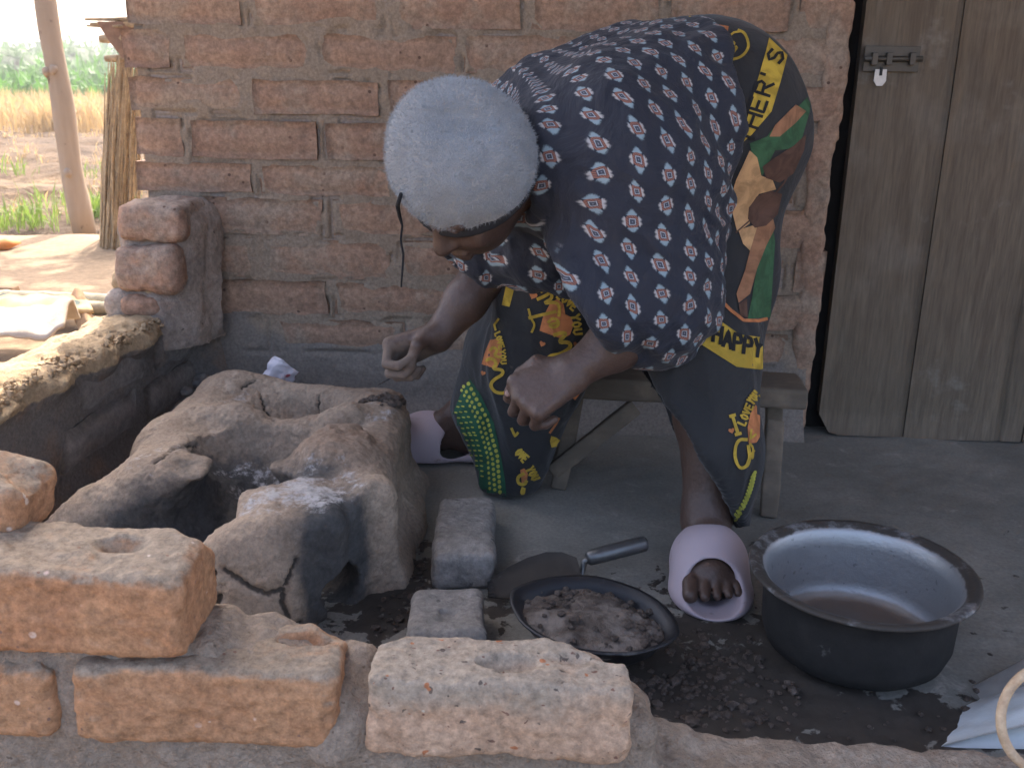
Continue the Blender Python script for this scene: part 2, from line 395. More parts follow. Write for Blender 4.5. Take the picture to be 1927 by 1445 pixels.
# mortar bed: an uneven skin between the bricks that swells into mud plaster at the foot of the wall
ns, nz = 470, 330; S, Z = np.meshgrid(np.linspace(sx(-.872), sx(.70), ns), np.linspace(-.02, 1.32, nz), indexing='ij')
p = np.stack([S*7, Z*7, S*0+3], -1)
O = .0035+.006*fbm(p, 4, 51)+.003*fbm(p*5, 3, 52)
cre = np.zeros_like(S)
for (a, b, c_, d_) in WALLB:
    i0_, i1_ = np.searchsorted(S[:, 0], [a-.03, b+.03]); j0_, j1_ = np.searchsorted(Z[0], [c_-.03, d_+.03]); s_, z_ = S[i0_:i1_, j0_:j1_], Z[i0_:i1_, j0_:j1_]
    dd = np.maximum(np.maximum(a-s_, s_-b), np.maximum(c_-z_, z_-d_)); cre[i0_:i1_, j0_:j1_] = np.maximum(cre[i0_:i1_, j0_:j1_], np.exp(-((dd-.002)/.006)**2))
O = O-.010*cre*sst(-.1, .4, fbm(p*2.6+7, 3, 55))
pl = 1-sst(.09, .30, Z+.16*fbm(p*.55, 4, 53)); O = O+pl*.014+.05*(1-sst(-.01, .10, Z))**2
V = base0[None]+S.reshape(-1, 1)*wd+O.reshape(-1, 1)*wnrm+Z.reshape(-1, 1)*A(0, 0, 1)
n = NT('wall_mortar'); mm = n.step(n.ma('ADD', n.attr('plaster').outputs['Fac'], n.ma('MULTIPLY', n.ma('SUBTRACT', n.noise(14, 5), .5), .7)), .3, .6)
c = n.mix(mm, n.mix(n.noise(9, 6, .6), (.24, .188, .138), (.305, .242, .18)), n.mix(n.noise(6, 5, .6), (.19, .165, .143), (.25, .215, .18)))
c = n.mix(.5, c, n.ramp(n.noise(150, 3, .7), (.3, .28), (.7, .75)), 'OVERLAY'); c = n.mix(n.ma('MULTIPLY', n.step(n.noise(38, 4, .6), .66, .76), .6), c, (.14, .11, .09))
n.col(c); n.rough(.95); n.bump(n.noise(28, 8, .7), .8, .008); n.bump(n.noise(150, 3, .7), .4, .002); M_wmortar = n.m
mk('mortar', V, gridmesh(ns, nz)[:, ::-1], M_wmortar, house, True, {'plaster': pl.ravel()})
# core of the walls behind the brick skin
def wbox(x0, x1, o0, o1, z0, z1):
    c = [wpt(x, o) for x in (x0, x1) for o in (o0, o1)]; V = [A(q[0], q[1], z) for z in (z0, z1) for q in c]
    return np.array(V), [[0, 1, 3, 2], [4, 6, 7, 5], [0, 4, 5, 1], [2, 3, 7, 6], [0, 2, 6, 4], [1, 5, 7, 3]]
mk('wall_core', *merge([wbox(-.865, .70, -.005, -.14, -.1, 2.2), wbox(.70, 1.62, -.005, -.14, 1.75, 2.2), wbox(1.62, 3.2, .01, -.14, -.1, 2.2), wbox(-.865, -.73, -.14, -2.3, -.1, 2.2), wbox(3.06, 3.2, -.14, -2.3, -.1, 2.2), wbox(-.73, 3.06, -2.16, -2.3, -.1, 2.2)]), M_mortar, house, False)
# roof of thatch over house and veranda (above the picture): sloping slab with ragged straw ends
M_straw = earth('straw', (.34, .25, .13), (.45, .34, .19), (.25, .18, .10), sc=14, bump=.8, bd=.01, fine=90)
roofp = []
X0, X1 = -.885, 3.5
for (y0, z0, y1, z1) in ((.35, 1.82, 2.9, 2.75), (2.9, 2.75, 5.3, 1.9)):
    c = [A(X0, y0, z0), A(X1, y0, z0), A(X1, y1, z1), A(X0, y1, z1)]; V = np.array(c+[q+A(0, 0, .16) for q in c])
    roofp.append((V, [[0, 3, 2, 1], [4, 5, 6, 7], [0, 1, 5, 4], [1, 2, 6, 5], [2, 3, 7, 6], [3, 0, 4, 7]]))
for k in range(260):
    t = random.random(); y = .35+t*4.9; z = 1.84+(y-.35)*.365 if y < 2.9 else 2.77-(y-2.9)*.354
    q = A(X0+.01, y, z+random.uniform(0, .12)); e = q+A(-random.uniform(.01, .06), random.uniform(-.1, .1), -random.uniform(0, .03))
    roofp.append(tube([q, e], .006, 3))
mk('roof', *merge(roofp), M_straw, house, False)
# plank door with a slide bolt
n = NT('door_wood'); r = n.rnd(); gv = n.stretch(n.obj, (14, 14, 1.1)); g1 = n.noise(3, 8, .65, .6, gv); g2 = n.noise(14, 4, .6, .2, gv)
c = n.mix(n.step(g1, .3, .7), (.12, .09, .062), (.185, .145, .10)); c = n.mix(n.step(n.noise(5, 5, .6), .5, .72), c, (.20, .165, .125)); c = n.mix(.5, c, n.ramp(g2, (.3, .28), (.7, .72)), 'OVERLAY')
c = n.mix(n.ma('MULTIPLY', r, .35), c, (.10, .082, .06)); c = n.mix(n.step(n.noise(3.2, 6, .7), .6, .75), c, (.26, .235, .20)); n.col(c); n.rough(.75); n.bump(g1, .5, .004); n.bump(g2, .4, .0015); M_door = n.m
M_iron = flat('dull_iron', (.10, .088, .072), .5, .7, (60, .3, .002)); M_bright = flat('worn_steel', (.48, .46, .43), .45, .8)
door = empty('door', A(0, 0, 0)); door.parent = house
def plank(x0, x1, zb, zt, o, seed, corner=0.):
    nu, nv = 9, 26; U_, V_ = np.meshgrid(np.linspace(0, 1, nu), np.linspace(0, 1, nv), indexing='ij')
    Z = zb+(zt-zb)*V_; X = x0+(x1-x0)*U_
    if corner: Z = np.maximum(Z, zb+corner*(1-np.sqrt(np.clip(1-np.clip(1-(X-x0)/corner, 0, 1)**2, 0, 1))))
    O = o+.0015*fbm(np.stack([X*10, Z*2, X*0+seed], -1), 3, 61)-.005*(np.minimum(U_, 1-U_)*(x1-x0) < .004)
    Vv = np.array([0, WD, 0])[None]+(X/wd[0]).reshape(-1, 1)*wd+O.reshape(-1, 1)*wnrm+Z.reshape(-1, 1)*A(0, 0, 1)
    F = gridmesh(nu, nv)[:, ::-1]; rim = [i*nv for i in range(nu)]+[(nu-1)*nv+j for j in range(1, nv)]+[i*nv+nv-1 for i in range(nu-2, -1, -1)]+[j for j in range(nv-2, 0, -1)]
    nb = len(Vv); m = len(rim); Vv = np.concatenate([Vv, Vv[rim]-wnrm*.028]); Q = np.array([[rim[i], nb+i, nb+(i+1) % m, rim[(i+1) % m]] for i in range(m)])
    return mk('plank', Vv, np.concatenate([F, Q]), M_door, door)
DX = [.742, .945, 1.168, 1.222, 1.40, 1.60]
for i in range(5): plank(DX[i]+.0007, DX[i+1]-.0007, .002, 1.72, .012+.003*(i % 2), 5+i, .05 if i == 0 else 0)
mk('gap_shade_sheet', *wbox(.712, 1.62, -.06, -.075, -.02, 1.75), flat('painted_gap_shade', (.02, .018, .016), .95), door, False)  # near-black sheet: the shade behind the door gaps put into its colour
bolt = empty('bolt', A(0, 0, 0)); bolt.parent = door
def wp(px, py, o): d = ray(px, py); t = WD/(d[1]+WA*d[0]); q = CAMP+d*t; return q+wnrm*o
q0, q1 = wp(1628, 112, .026), wp(1718, 112, .026)
RW = np.stack([wd, -wnrm, A(0, 0, 1)], 1)
mk('backplate', *rbox((q0+q1)/2-wnrm*.008, (.058, .003, .026), .001, RW), M_iron, bolt, False)
mk('bolt_rod', *tube([q0-wd*.008, q1+wd*.012], .006, 10), M_iron, bolt)
for t in (.12, .42, .9):
    q = q0+(q1-q0)*t; mk('staple', *rbox(q, (.006, .009, .013), .002, RW), M_iron, bolt, False)
q = wp(1650, 135, .032); Vh = [(-.012, .012), (.012, .012), (.013, -.012), (.006, -.022), (-.006, -.022), (-.013, -.012)]
pts = [q+wd*a+A(0, 0, b-.008) for a, b in Vh]; V = np.array(pts+[x-wnrm*.003 for x in pts])
mk('hasp', V, [[0, 5, 4, 3, 2, 1], [6, 7, 8, 9, 10, 11]]+[[i, (i+1) % 6, 6+(i+1) % 6, 6+i] for i in range(6)], M_bright, bolt, False)
mk('hasp_slot', *rbox(q+wnrm*.001+A(0, 0, .0), (.003, .001, .009), .0004, RW), flat('slot', (.03, .03, .03)), bolt, False)
# worn lower jamb of the doorway: mud over brick ends
J = Field((.655, 2.16, -.02), (.735, 2.30, 1.35), .006)
for k in range(14):
    z = .02+k*.097; J.box(wpt(.690+random.uniform(-.008, .006), -.035)+A(0, 0, z+.04), (.026, .05, .05), .012, RW, .012)
V, F = J.mesh(); V = V+normals(V, F)*(.006*fbm(V*28, 3, 71))[:, None]
mk('door_jamb', V, F, M_brick, house)

# ================================================================== LOW SIDE WALL (left)
swall = tag(empty('low_side_wall', (-.9, 1.95, -.05)), 'low crumbling mud brick side wall left of the stove, sunlit top', 'wall')
i0, i1 = A(-.775, 2.33, 0), A(-.862, 1.62, 0); sdv = nrm(i1-i0); sout = nrm(A(-sdv[1], sdv[0], 0)); sout = sout if sout[0] > 0 else -sout     # sout: to the veranda
Lw = np.linalg.norm(i1-i0); RS = np.stack([sdv, sout, A(0, 0, 1)], 1)
G = Field((-1.15, 1.40, -.08), (-.66, 2.36, .60), .006)
G.box((i0+i1)/2-sout*.075+A(0, 0, .10)+sdv*.05, (Lw/2+.10, .072, .155), .02, RS, .0)
for k in range(16):
    t = k/15; q = i0+(i1-i0)*(t*1.18)-sout*(.07+.03*math.sin(k*2.1)); G.ell(q+A(0, 0, .255), (.07, .07, .030+.012*math.sin(k*1.7)), RS, .03)
G.box(i0+sdv*.09-sout*.06+A(0, 0, .29), (.10, .06, .09), .02, RS, .03)
G.cap(i0+A(.03, 0, 0), i0+A(.0, .0, .42), .06, .03, .05); G.cap(i0+A(.05, .02, -.02), i0+A(-.05, -.1, -.02)+sdv*.6, .05, .03, .06)
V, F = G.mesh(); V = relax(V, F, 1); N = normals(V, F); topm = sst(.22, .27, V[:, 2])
V = V+N*(.007*fbm(V*14, 4, 81)+topm*.010*fbm(V*45, 3, 82))[:, None]
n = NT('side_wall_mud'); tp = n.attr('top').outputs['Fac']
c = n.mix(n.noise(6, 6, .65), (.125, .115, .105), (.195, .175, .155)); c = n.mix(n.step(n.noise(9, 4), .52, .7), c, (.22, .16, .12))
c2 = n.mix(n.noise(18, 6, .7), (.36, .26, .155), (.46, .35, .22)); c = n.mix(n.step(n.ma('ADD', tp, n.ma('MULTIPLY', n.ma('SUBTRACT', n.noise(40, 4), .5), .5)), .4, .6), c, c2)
c = n.mix(.5, c, n.ramp(n.noise(140, 3, .7), (.3, .28), (.7, .75)), 'OVERLAY'); n.col(c); n.rough(.97); n.bump(n.noise(30, 6, .75), .9, .012); n.bump(n.noise(130, 3), .5, .003)
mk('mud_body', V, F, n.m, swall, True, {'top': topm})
# ragged hanging crumbs of old thatch mud along the inner top edge
cr = []; M_crumb = earth('dry_crumb', (.33, .235, .14), (.43, .32, .20), None, sc=30, bump=.5, fine=120)
for k in range(1100):
    t = random.random()**.8; q = i0+(i1-i0)*(.22+t*.95)+sout*random.uniform(-.06, .012)+A(0, 0, .268+random.uniform(-.004, .018)); r = random.uniform(.0015, .006)
    v, f = rbox(q, (r, r*random.uniform(.5, 1.3), r*.7), r*.35, rot((random.random(), random.random(), 1), random.random()*6)); cr.append((v, f))
tag(mk('crumbs', *merge(cr), M_crumb, swall, False), kind='stuff')
k = 0
for (s0, s1, zb, zt, o) in ((.02, .24, .165, .245, .010), (.27, .55, .17, .25, .008), (.04, .30, .07, .15, .012), (.33, .63, .075, .155, .010), (.02, .17, .27, .345, .02)):
    k += 1; pillow('brick', s0, s1, zb, zt, o-.004, M_plaster, swall, i0, sdv, sout, 300+k, .05, rag=.008)
# stepped brick ends where the side wall was toothed into the house
for k, (px0, py0, px1, py1, Y) in enumerate(((219, 386, 345, 457, 2.135), (217, 466, 332, 549, 2.115), (226, 556, 300, 600, 2.12))):
    a, b = UY(px0, py1, Y), UY(px1, py0, Y); c = (a+b)/2; half = A(abs(b[0]-a[0])/2, .085, abs(b[2]-a[2])/2)
    B = Field(c-half-.03+A(0, .085, 0), c+half+.03+A(0, .085, 0), .006); B.box(c+A(0, .085, 0), half, .022, rotz(-.04), 0)
    V, F = B.mesh(); V = relax(V, F, 1); V = V+normals(V, F)*(.016*fbm(V*13+k*5, 4, 91+k)+.003*fbm(V*60, 2, 97))[:, None]; mk('brick', V, F, M_brick2, swall)
B = Field((-1.05, 2.05, .2), (-.70, 2.34, .57), .007)
B.box((-.812, 2.250, .345), (.094, .085, .185), .055, rotz(-.05), .02); B.cap((-.72, 2.30, .25), (-.74, 2.31, .50), .04, .03, .06); B.box((-.85, 2.215, .25), (.075, .085, .09), .03, None, .04)
V, F = B.mesh(); V = relax(V, F, 2); V = V+normals(V, F)*(.014*fbm(V*13, 4, 95)+.004*fbm(V*50, 3, 96))[:, None]; mk('mud_joint', V, F, M_mortar, swall)

# ================================================================== FRONT PARAPET
fwall = tag(empty('front_parapet', (0, .94, -.1)), 'low parapet of worn orange bricks and mud mortar in the foreground', 'wall')
PF = Field((-.80, .84, -.12), (1.0, 1.07, .42), .006)
def topz(x): return np.interp(x, [-.8, -.5, -.33, -.19, -.165, .12, .16, .3, .6, 1.0], [.235, .225, .215, .165, .150, .150, .062, .040, .018, .010])
for k in range(37):
    x = -.78+k*.048; t = topz(x); PF.box(A(x, .958, t/2-.06), (.036, .056, t/2+.06+.004*math.sin(k*2.3)), .022, None, .03)
PF.cap(A(-.19, .90, .10), A(-.165, .97, .160), .020, .022, .03)                    # mortar squeezed up between the bricks
V, F = PF.mesh(); V = relax(V, F, 2); V = V+normals(V, F)*(.009*fbm(V*15, 4, 101)+.0042*fbm(V*55, 3, 102))[:, None]
mk('mortar', V, F, M_front_mortar, fwall)
def bigbrick(x0, x1, y0, y1, z0, z1, mat, seed, frogs=(), tilt=0., rad=.014, chips=(), yaw=0.):
    c = A((x0+x1)/2, (y0+y1)/2, (z0+z1)/2); half = A((x1-x0)/2, (y1-y0)/2, (z1-z0)/2); R = rotz(yaw)@rot((0, 1, 0), tilt)
    B = Field(c-half-.035, c+half+.035, .0034); B.box(c, half, rad, R, 0)
    for (fx, fy, rx, ry, dp) in frogs: B.ell(c+R@A(fx, fy, half[2]+.004), (rx, ry, dp), R, .006, 'sub')
    rs_ = random.Random(seed)
    for q in range(22):
        e_ = [rs_.choice((-1, 1))*half[i] for i in range(3)]; ax_ = rs_.randrange(3); e_[ax_] = rs_.uniform(-1, 1)*half[ax_]; r = rs_.uniform(.003, .009); B.ell(c+R@A(*e_), (r*rs_.uniform(.8, 1.8), r, r*rs_.uniform(.7, 1.4)), R, .004, 'sub')
    for (fx, fy, fz, r) in chips: B.ell(c+R@A(fx, fy, fz), (r*1.3, r, r*.8), R, .01, 'sub')
    V, F = B.mesh(); V = relax(V, F, 1, .35); N = normals(V, F)
    V = V+N*(.007*fbm(V*11+seed, 3, seed)+.0034*fbm(V*42+seed, 3, seed+1)+.0016*fbm(V*130, 2, seed+2))[:, None]
    return mk('brick', V, F, mat, fwall)
# pale, gravelly brick
n = NT('pale_brick'); c = n.mix(n.step(n.noise(9, 6, .65), .35, .7), (.46, .30, .195), (.52, .36, .245)); 
sep = n.node('ShaderNodeSeparateXYZ'); n.put(sep.inputs[0], n.pos); dz = n.step(n.ma('ADD', sep.outputs[2], n.ma('MULTIPLY', n.ma('SUBTRACT', n.noise(13, 6, .7), .5), .12)), .150, .192)
c = n.mix(n.ma('MULTIPLY', dz, .85), c, (.34, .29, .225))                               # grey dust lying on the top
for sc_, th, cc in ((74, .70, (.13, .10, .08)), (52, .70, (.40, .16, .075)), (110, .70, (.20, .11, .08)), (60, .745, (.60, .54, .43))):
    c = n.mix(n.step(n.noise(sc_, 2, .4, .3, n.stretch(n.obj, (1, 1.3, 1.2))), th, th+.035), c, cc)
g = n.noise(95, 5, .75); c = n.mix(.75, c, n.ramp(g, (.28, .2), (.72, .82)), 'OVERLAY'); n.col(c); n.rough(.95)
n.bump(n.noise(34, 5, .72), .7, .006); n.bump(n.vor(44), .35, .004); n.bump(g, .5, .0015); M_pale = n.m
n = NT('orange_brick'); sep = n.node('ShaderNodeSeparateXYZ'); n.put(sep.inputs[0], n.obj)
c = n.mix(n.step(n.noise(8, 6, .65), .35, .68), (.385, .20, .105), (.445, .252, .135)); ng = n.node('ShaderNodeNewGeometry'); sn = n.node('ShaderNodeSeparateXYZ'); n.put(sn.inputs[0], ng.outputs['Normal'])
dust = n.step(n.ma('ADD', sn.outputs[2], n.ma('MULTIPLY', n.ma('SUBTRACT', n.noise(11, 7, .72), .5), 2.6)), .25, .95); c = n.mix(n.ma('MULTIPLY', dust, .9), c, n.mix(n.noise(20, 4), (.25, .21, .16), (.33, .27, .20)))
for sc_, th, cc in ((26, .13, (.66, .50, .40)), (70, .16, (.24, .14, .10))):
    v = n.vor(sc_); c = n.mix(n.ma('MULTIPLY', n.step(v, th, th-.05), n.step(n.noise(sc_*.27, 2), .55, .6)), c, cc)
c = n.mix(n.ma('MULTIPLY', n.step(n.noise(28, 5, .7, .5), .60, .70), .55), c, (.22, .12, .075)); c = n.mix(n.step(n.noise(36, 3, .5), .70, .73), c, (.55, .44, .35))
g = n.noise(90, 5, .75); c = n.mix(.75, c, n.ramp(g, (.28, .2), (.72, .82)), 'OVERLAY'); n.col(c); n.rough(.95)
n.bump(n.noise(26, 5, .72), .8, .007); n.bump(g, .5, .0015); M_orange = n.m
bigbrick(-.152, .134, .880, .978, .098, .196, M_pale, 111, [(.005, -.004, .034, .018, .022), (.085, .01, .018, .010, .012)], .03, .010, [(.135, .04, .045, .03), (.10, .05, .05, .022), (-.14, .05, .045, .02)])
bigbrick(-.650, -.338, .880, 1.005, .222, .318, M_orange, 121, [(.07, .012, .03, .016, .02)], .035, .012, [(.155, .06, .05, .03), (.16, -.06, .05, .016)])
bigbrick(-.465, -.186, .882, .995, .108, .204, M_orange, 131, [(.098, .018, .036, .015, .026)], .05, .012, [(.14, .055, .05, .03)], .03)
bigbrick(-.80, -.487, .882, .995, .112, .205, M_orange, 141, [], 0, .017)
bigbrick(-.80, -.535, .960, 1.070, .318, .400, M_orange, 151, [], .22, .028, [(.13, 0, .05, .03)])
# ================================================================== CLAY STOVE
S_ = Field((-.92, 1.18, -.02), (-.13, 2.10, .26), .0038)
S_.box((-.425, 1.69, .07), (.205, .315, .100), .035, rotz(.03), .02)
S_.chain([A(-.63, 1.98, .10), A(-.655, 1.75, .105), A(-.63, 1.56, .10), A(-.72, 1.53, .055), A(-.84, 1.52, .01)], [.075, .065, .062, .05, .03], .05)
S_.chain([A(-.63, 1.98, .0), A(-.68, 1.72, .0), A(-.70, 1.56, .0)], [.09, .08, .07], .05)
S_.ell((-.395, 1.335, .045), (.105, .085, .125), None, .03)
S_.ell((-.50, 1.36, .02), (.10, .08, .075), None, .05)
S_.box((-.245, 1.665, .07), (.038, .225, .105), .028, None, .03)
S_.box((-.335, 1.40, .085), (.065, .09, .09), .03, rotz(.35), .025)
S_.chain([A(-.205, 1.46, -.01), A(-.20, 1.65, -.01), A(-.205, 1.86, -.01)], [.04, .03, .04], .06)
S_.chain([A(-.23, 1.43, 0.), A(-.225, 1.43, .16)], [.045, .03], .03)
S_.ell((-.43, 1.875, .20), (.115, .085, .098), None, .022, 'sub')
S_.ell((-.465, 1.655, .205), (.125, .095, .125), None, .016, 'sub')
S_.chain([A(-.46, 1.62, .125), A(-.475, 1.53, .10), A(-.54, 1.46, .085), A(-.70, 1.40, .07)], [.075, .072, .062, .052], .012, 'sub')
S_.ell((-.435, 1.485, .13), (.080, .058, .085), None, .012, 'sub')
S_.ell((-.56, 1.405, .165), (.13, .085, .125), rotz(-.2), .02, 'sub')
S_.box((-.205, 1.295, .10), (.062, .135, .25), .012, rotz(-.36), .01, 'sub')                     # sooty fire mouth, cut straight into the corner
S_.cap((-.27, 1.36, .035), (-.36, 1.50, .05), .04, .045, .012, 'sub')
S_.box((-.222, 1.452, .075), (.026, .035, .105), .02, rotz(.1), .02)
S_.ell((-.305, 1.575, .165), (.078, .075, .05), rotz(.4), .02)
S_.ell((-.30, 1.63, .185), (.05, .045, .03), None, .02)
S_.ell((-.325, 1.755, .178), (.05, .035, .032), rotz(.5), .02); S_.ell((-.265, 1.80, .168), (.04, .05, .025), None, .02)
S_.ell((-.590, 1.545, .145), (.045, .032, .034), rotz(.6), .018)
S_.chain([A(-.61, 1.79, .162), A(-.53, 1.775, .168), A(-.45, 1.77, .128), A(-.37, 1.77, .15)], [.026, .028, .026, .028], .03)
S_.chain([A(-.625, 1.985, .155), A(-.53, 1.985, .155), A(-.40, 1.96, .145), A(-.26, 1.90, .145)], [.042, .03, .028, .03], .03)
S_.ell((-.60, 1.97, .168), (.055, .045, .036), None, .03)
V, F = S_.mesh(); V = relax(V, F, 2); N = normals(V, F)
def gz(p, c, r): return np.exp(-(((p-np.array(c))/np.array(r))**2).sum(1))
rgh = .35+.9*gz(V, (-.31, 1.59, .2), (.08, .08, .06))+.5*gz(V, (-.28, 1.78, .19), (.08, .1, .05))
V = V+N*(.010*fbm(V*11, 4, 201)+.005*rgh*fbm(V*55, 3, 202)+.0024*fbm(V*120, 2, 203))[:, None]
soot = np.clip(1.3*gz(V, (-.49, 1.51, .05), (.16, .12, .10))+.9*gz(V, (-.47, 1.64, .10), (.13, .08, .10))+1.5*gz(V, (-.265, 1.34, .08), (.05, .09, .14))+.55*gz(V, (-.33, 1.50, .12), (.06, .07, .10))+.5*gz(V, (-.60, 1.50, .08), (.10, .06, .06)), 0, 1.2)
ash = np.clip(.85*gz(V, (-.32, 1.43, .185), (.10, .10, .03))+.65*gz(V, (-.45, 1.66, .10), (.13, .09, .06))+.15*gz(V, (-.33, 1.36, .18), (.06, .08, .03))+.9*gz(V, (-.615, 1.57, .16), (.06, .06, .025))+.7*gz(V, (-.25, 1.78, .185), (.05, .06, .02))+.6*gz(V, (-.56, 1.90, .17), (.04, .08, .02))+.5*gz(V, (-.42, 1.37, .165), (.05, .04, .02)), 0, 1)*sst(.1, .7, N[:, 2])
red = gz(V, (-.31, 1.58, .18), (.09, .08, .06))+.4*gz(V, (-.25, 1.6, .08), (.05, .3, .1))
crack = np.zeros(len(V)); bv = BVHTree.FromPolygons([tuple(v) for v in V], F.tolist())
def hitpx(b, px, py):
    d = ray(px, py); d = d/np.linalg.norm(d); h = b.ray_cast(Vector(CAMP), Vector(d)); return np.array(h[0]) if h[0] is not None else None
for line, r in (([(398, 1160), (408, 1130), (412, 1122)], .005), ([(420, 1072), (445, 1088), (475, 1108), (505, 1118), (536, 1108)], .0045), ([(536, 1108), (548, 1080), (560, 1050)], .0035),
                ([(536, 1108), (532, 1135), (545, 1165), (540, 1195)], .005), ([(540, 1180), (570, 1172)], .003), ([(290, 870), (330, 842), (370, 838)], .004), ([(490, 740), (500, 770), (520, 795)], .003), ([(600, 745), (597, 790)], .003), ([(455, 730), (480, 715)], .003), ([(395, 1100), (402, 1075)], .004)):
    pts = []
    for a, b in zip(line[:-1], line[1:]):
        for t in np.linspace(0, 1, 14):
            h = hitpx(bv, a[0]+(b[0]-a[0])*t+1.5*math.sin(t*17+a[0]), a[1]+(b[1]-a[1])*t+1.5*math.cos(t*13+a[1]))
            if h is not None: pts.append(h)
    if not pts: continue
    pts = np.array(pts); near = np.where((np.abs(V-pts.mean(0)) < .12).all(1))[0]
    dd = np.sqrt(((V[near][:, None]-pts[None])**2).sum(-1)).min(1); g = np.exp(-(dd/r)**2)
    crack[near] = np.maximum(crack[near], g); V[near] -= N[near]*(.008*g)[:, None]
n = NT('stove_clay'); at = n.attr('soot').outputs['Fac']; aa = n.attr('ash').outputs['Fac']; rr = n.attr('red').outputs['Fac']; cc = n.attr('crack').outputs['Fac']
c = n.mix(n.step(n.noise(7, 6, .65), .35, .68), (.24, .183, .135), (.33, .258, .19)); c = n.mix(n.step(n.noise(20, 5, .7), .55, .75), c, (.38, .31, .24)); c = n.mix(n.ma('MULTIPLY', n.step(n.noise(42, 5, .75), .56, .68), .55), c, (.15, .115, .085))
c = n.mix(n.ma('MULTIPLY', rr, .6), c, (.20, .125, .085))
s1 = n.step(n.ma('ADD', at, n.ma('MULTIPLY', n.ma('SUBTRACT', n.noise(16, 6, .65), .5), 1.0)), .12, .70); c = n.mix(s1, c, n.mix(n.noise(30, 4), (.032, .032, .032), (.10, .096, .09)))
a1 = n.step(n.ma('ADD', n.ma('MULTIPLY', aa, .75), n.ma('MULTIPLY', n.ma('SUBTRACT', n.noise(38, 6, .75), .5), 1.7)), .34, .66); c = n.mix(n.ma('MULTIPLY', a1, .85), c, (.40, .39, .385))
c = n.mix(n.ma('MULTIPLY', n.step(cc, .3, .8), .85), c, (.03, .027, .024)); c = n.mix(.5, c, n.ramp(n.noise(150, 3, .7), (.28, .26), (.72, .75)), 'OVERLAY')
n.col(c); n.rough(.95); n.bump(n.noise(36, 6, .7), .7, .006); n.bump(n.noise(150, 3), .5, .002); n.bump(a1, .3, .002)
stove = tag(mk('clay_stove', V, F, n.m, None, True, {'soot': soot, 'ash': ash, 'red': red, 'crack': crack}), 'cracked moulded clay stove with sooty fire hollows and white ash', 'stove')

# ---- wet clods the woman has pressed onto the stove rim
M_wet = earth('wet_clay', (.055, .042, .034), (.11, .085, .068), (.15, .12, .10), sc=30, rough=.6, bump=1., bd=.006, fine=200)
def lump(c, r, seed, sub=2):
    bm = bmesh.new(); bmesh.ops.create_icosphere(bm, subdivisions=sub, radius=1.); V = np.array([v.co[:] for v in bm.verts]); F = [[v.index for v in f.verts] for f in bm.faces]; bm.free()
    V = V*(1+.45*fbm(V*1.3+seed*3.7, 3, seed))[:, None]; return V*np.asarray(r)+np.asarray(c, float), F
bv = BVHTree.FromPolygons([tuple(v) for v in V], F.tolist())
pc = []
for k in range(46):
    x, y = random.uniform(-.30, -.225), random.uniform(1.79, 1.885); h = bv.ray_cast(Vector((x, y, 1)), Vector((0, 0, -1)))
    if h[0] is None: continue
    r = random.uniform(.004, .014); pc.append(lump(A(x, y, h[0].z+r*.3), (r, r*random.uniform(.7, 1.2), r*.75), k, 1))
tag(mk('wet_clay_clods', *merge(pc), M_wet, None, False), 'small dark wet clay clods on the far right rim of the stove', 'clay', kind='stuff')

# ================================================================== THINGS ON THE FLOOR
M_greybrick = earth('grey_mud_brick', (.20, .185, .165), (.27, .25, .225), (.15, .14, .13), sc=10, bump=.9, bd=.008, fine=150, dark=(30, .66, (.09, .083, .075)))
def floorbrick(c, half, yaw, seed, label, tilt=0., notch=None):
    c = A(*c); R = rotz(yaw)@rot((1, 0, 0), tilt); B = Field(c-np.linalg.norm(half)-.02, c+np.linalg.norm(half)+.02, .005); B.box(c, half, .014, R, 0)
    if notch: B.box(c+R@A(*notch[0]), notch[1], .004, R, .005, 'sub')
    V, F = B.mesh(); V = relax(V, F, 1); V = V+normals(V, F)*(.007*fbm(V*14+seed, 3, seed)+.002*fbm(V*55, 3, seed+1))[:, None]
    return tag(mk('mud_brick', V, F, M_greybrick), label, 'brick', 'loose grey bricks on the floor')
qa = (UZ(812, 1090, .03)+UZ(925, 1090, .03))/2; 
floorbrick((-.078, 1.555, .026), (.052, .130, .034), .03, 231, 'long grey mud brick lying beside the stove and the trowel', -.04)
floorbrick((-.092, 1.262, .026), (.056, .078, .034), .04, 233, 'short grey brick with a sooty notch, just behind the pale parapet brick', -.10, ((.005, -.02, .038), (.013, .022, .012)))

# ---- basin of wet clay
n = NT('black_enamel'); c = n.mix(n.step(n.noise(12, 6, .7), .55, .72), (.018, .018, .02), (.10, .095, .09)); n.col(c); n.rough(.45); n.bump(n.noise(40, 5), .3, .003); M_black = n.m
bc = A(.120, 1.235, .0); Rb = rotz(-.42)
basin = tag(empty('clay_basin', bc), 'black lens shaped metal basin heaped with wet clay beside the trowel', 'basin')
def lens(a, b, z, nseg=72):
    th = np.linspace(0, 2*np.pi, nseg, endpoint=False); x = a*np.cos(th); y = b*np.sign(np.sin(th))*(np.abs(np.sin(th))**1.25); return np.stack([x, y, np.full(nseg, z)], 1)
TB = rot((1, 0, 0), .05)@rot((0, 1, 0), .03)
rings = [lens(.045, .03, .004), lens(.078, .055, .010), lens(.105, .080, .034), lens(.122, .094, .062), lens(.136, .104, .066), lens(.138, .106, .070), lens(.130, .099, .070), lens(.118, .090, .058), lens(.10, .075, .034), lens(.07, .05, .016)]; rings = [r*A(.92, .90, 1) for r in rings]
V = np.concatenate([(r@TB.T)@Rb.T+bc+A(0, 0, .008) for r in rings]); m = 72
V = V+.0015*np.stack([fbm(V*30, 2, 240+q) for q in range(3)], 1)
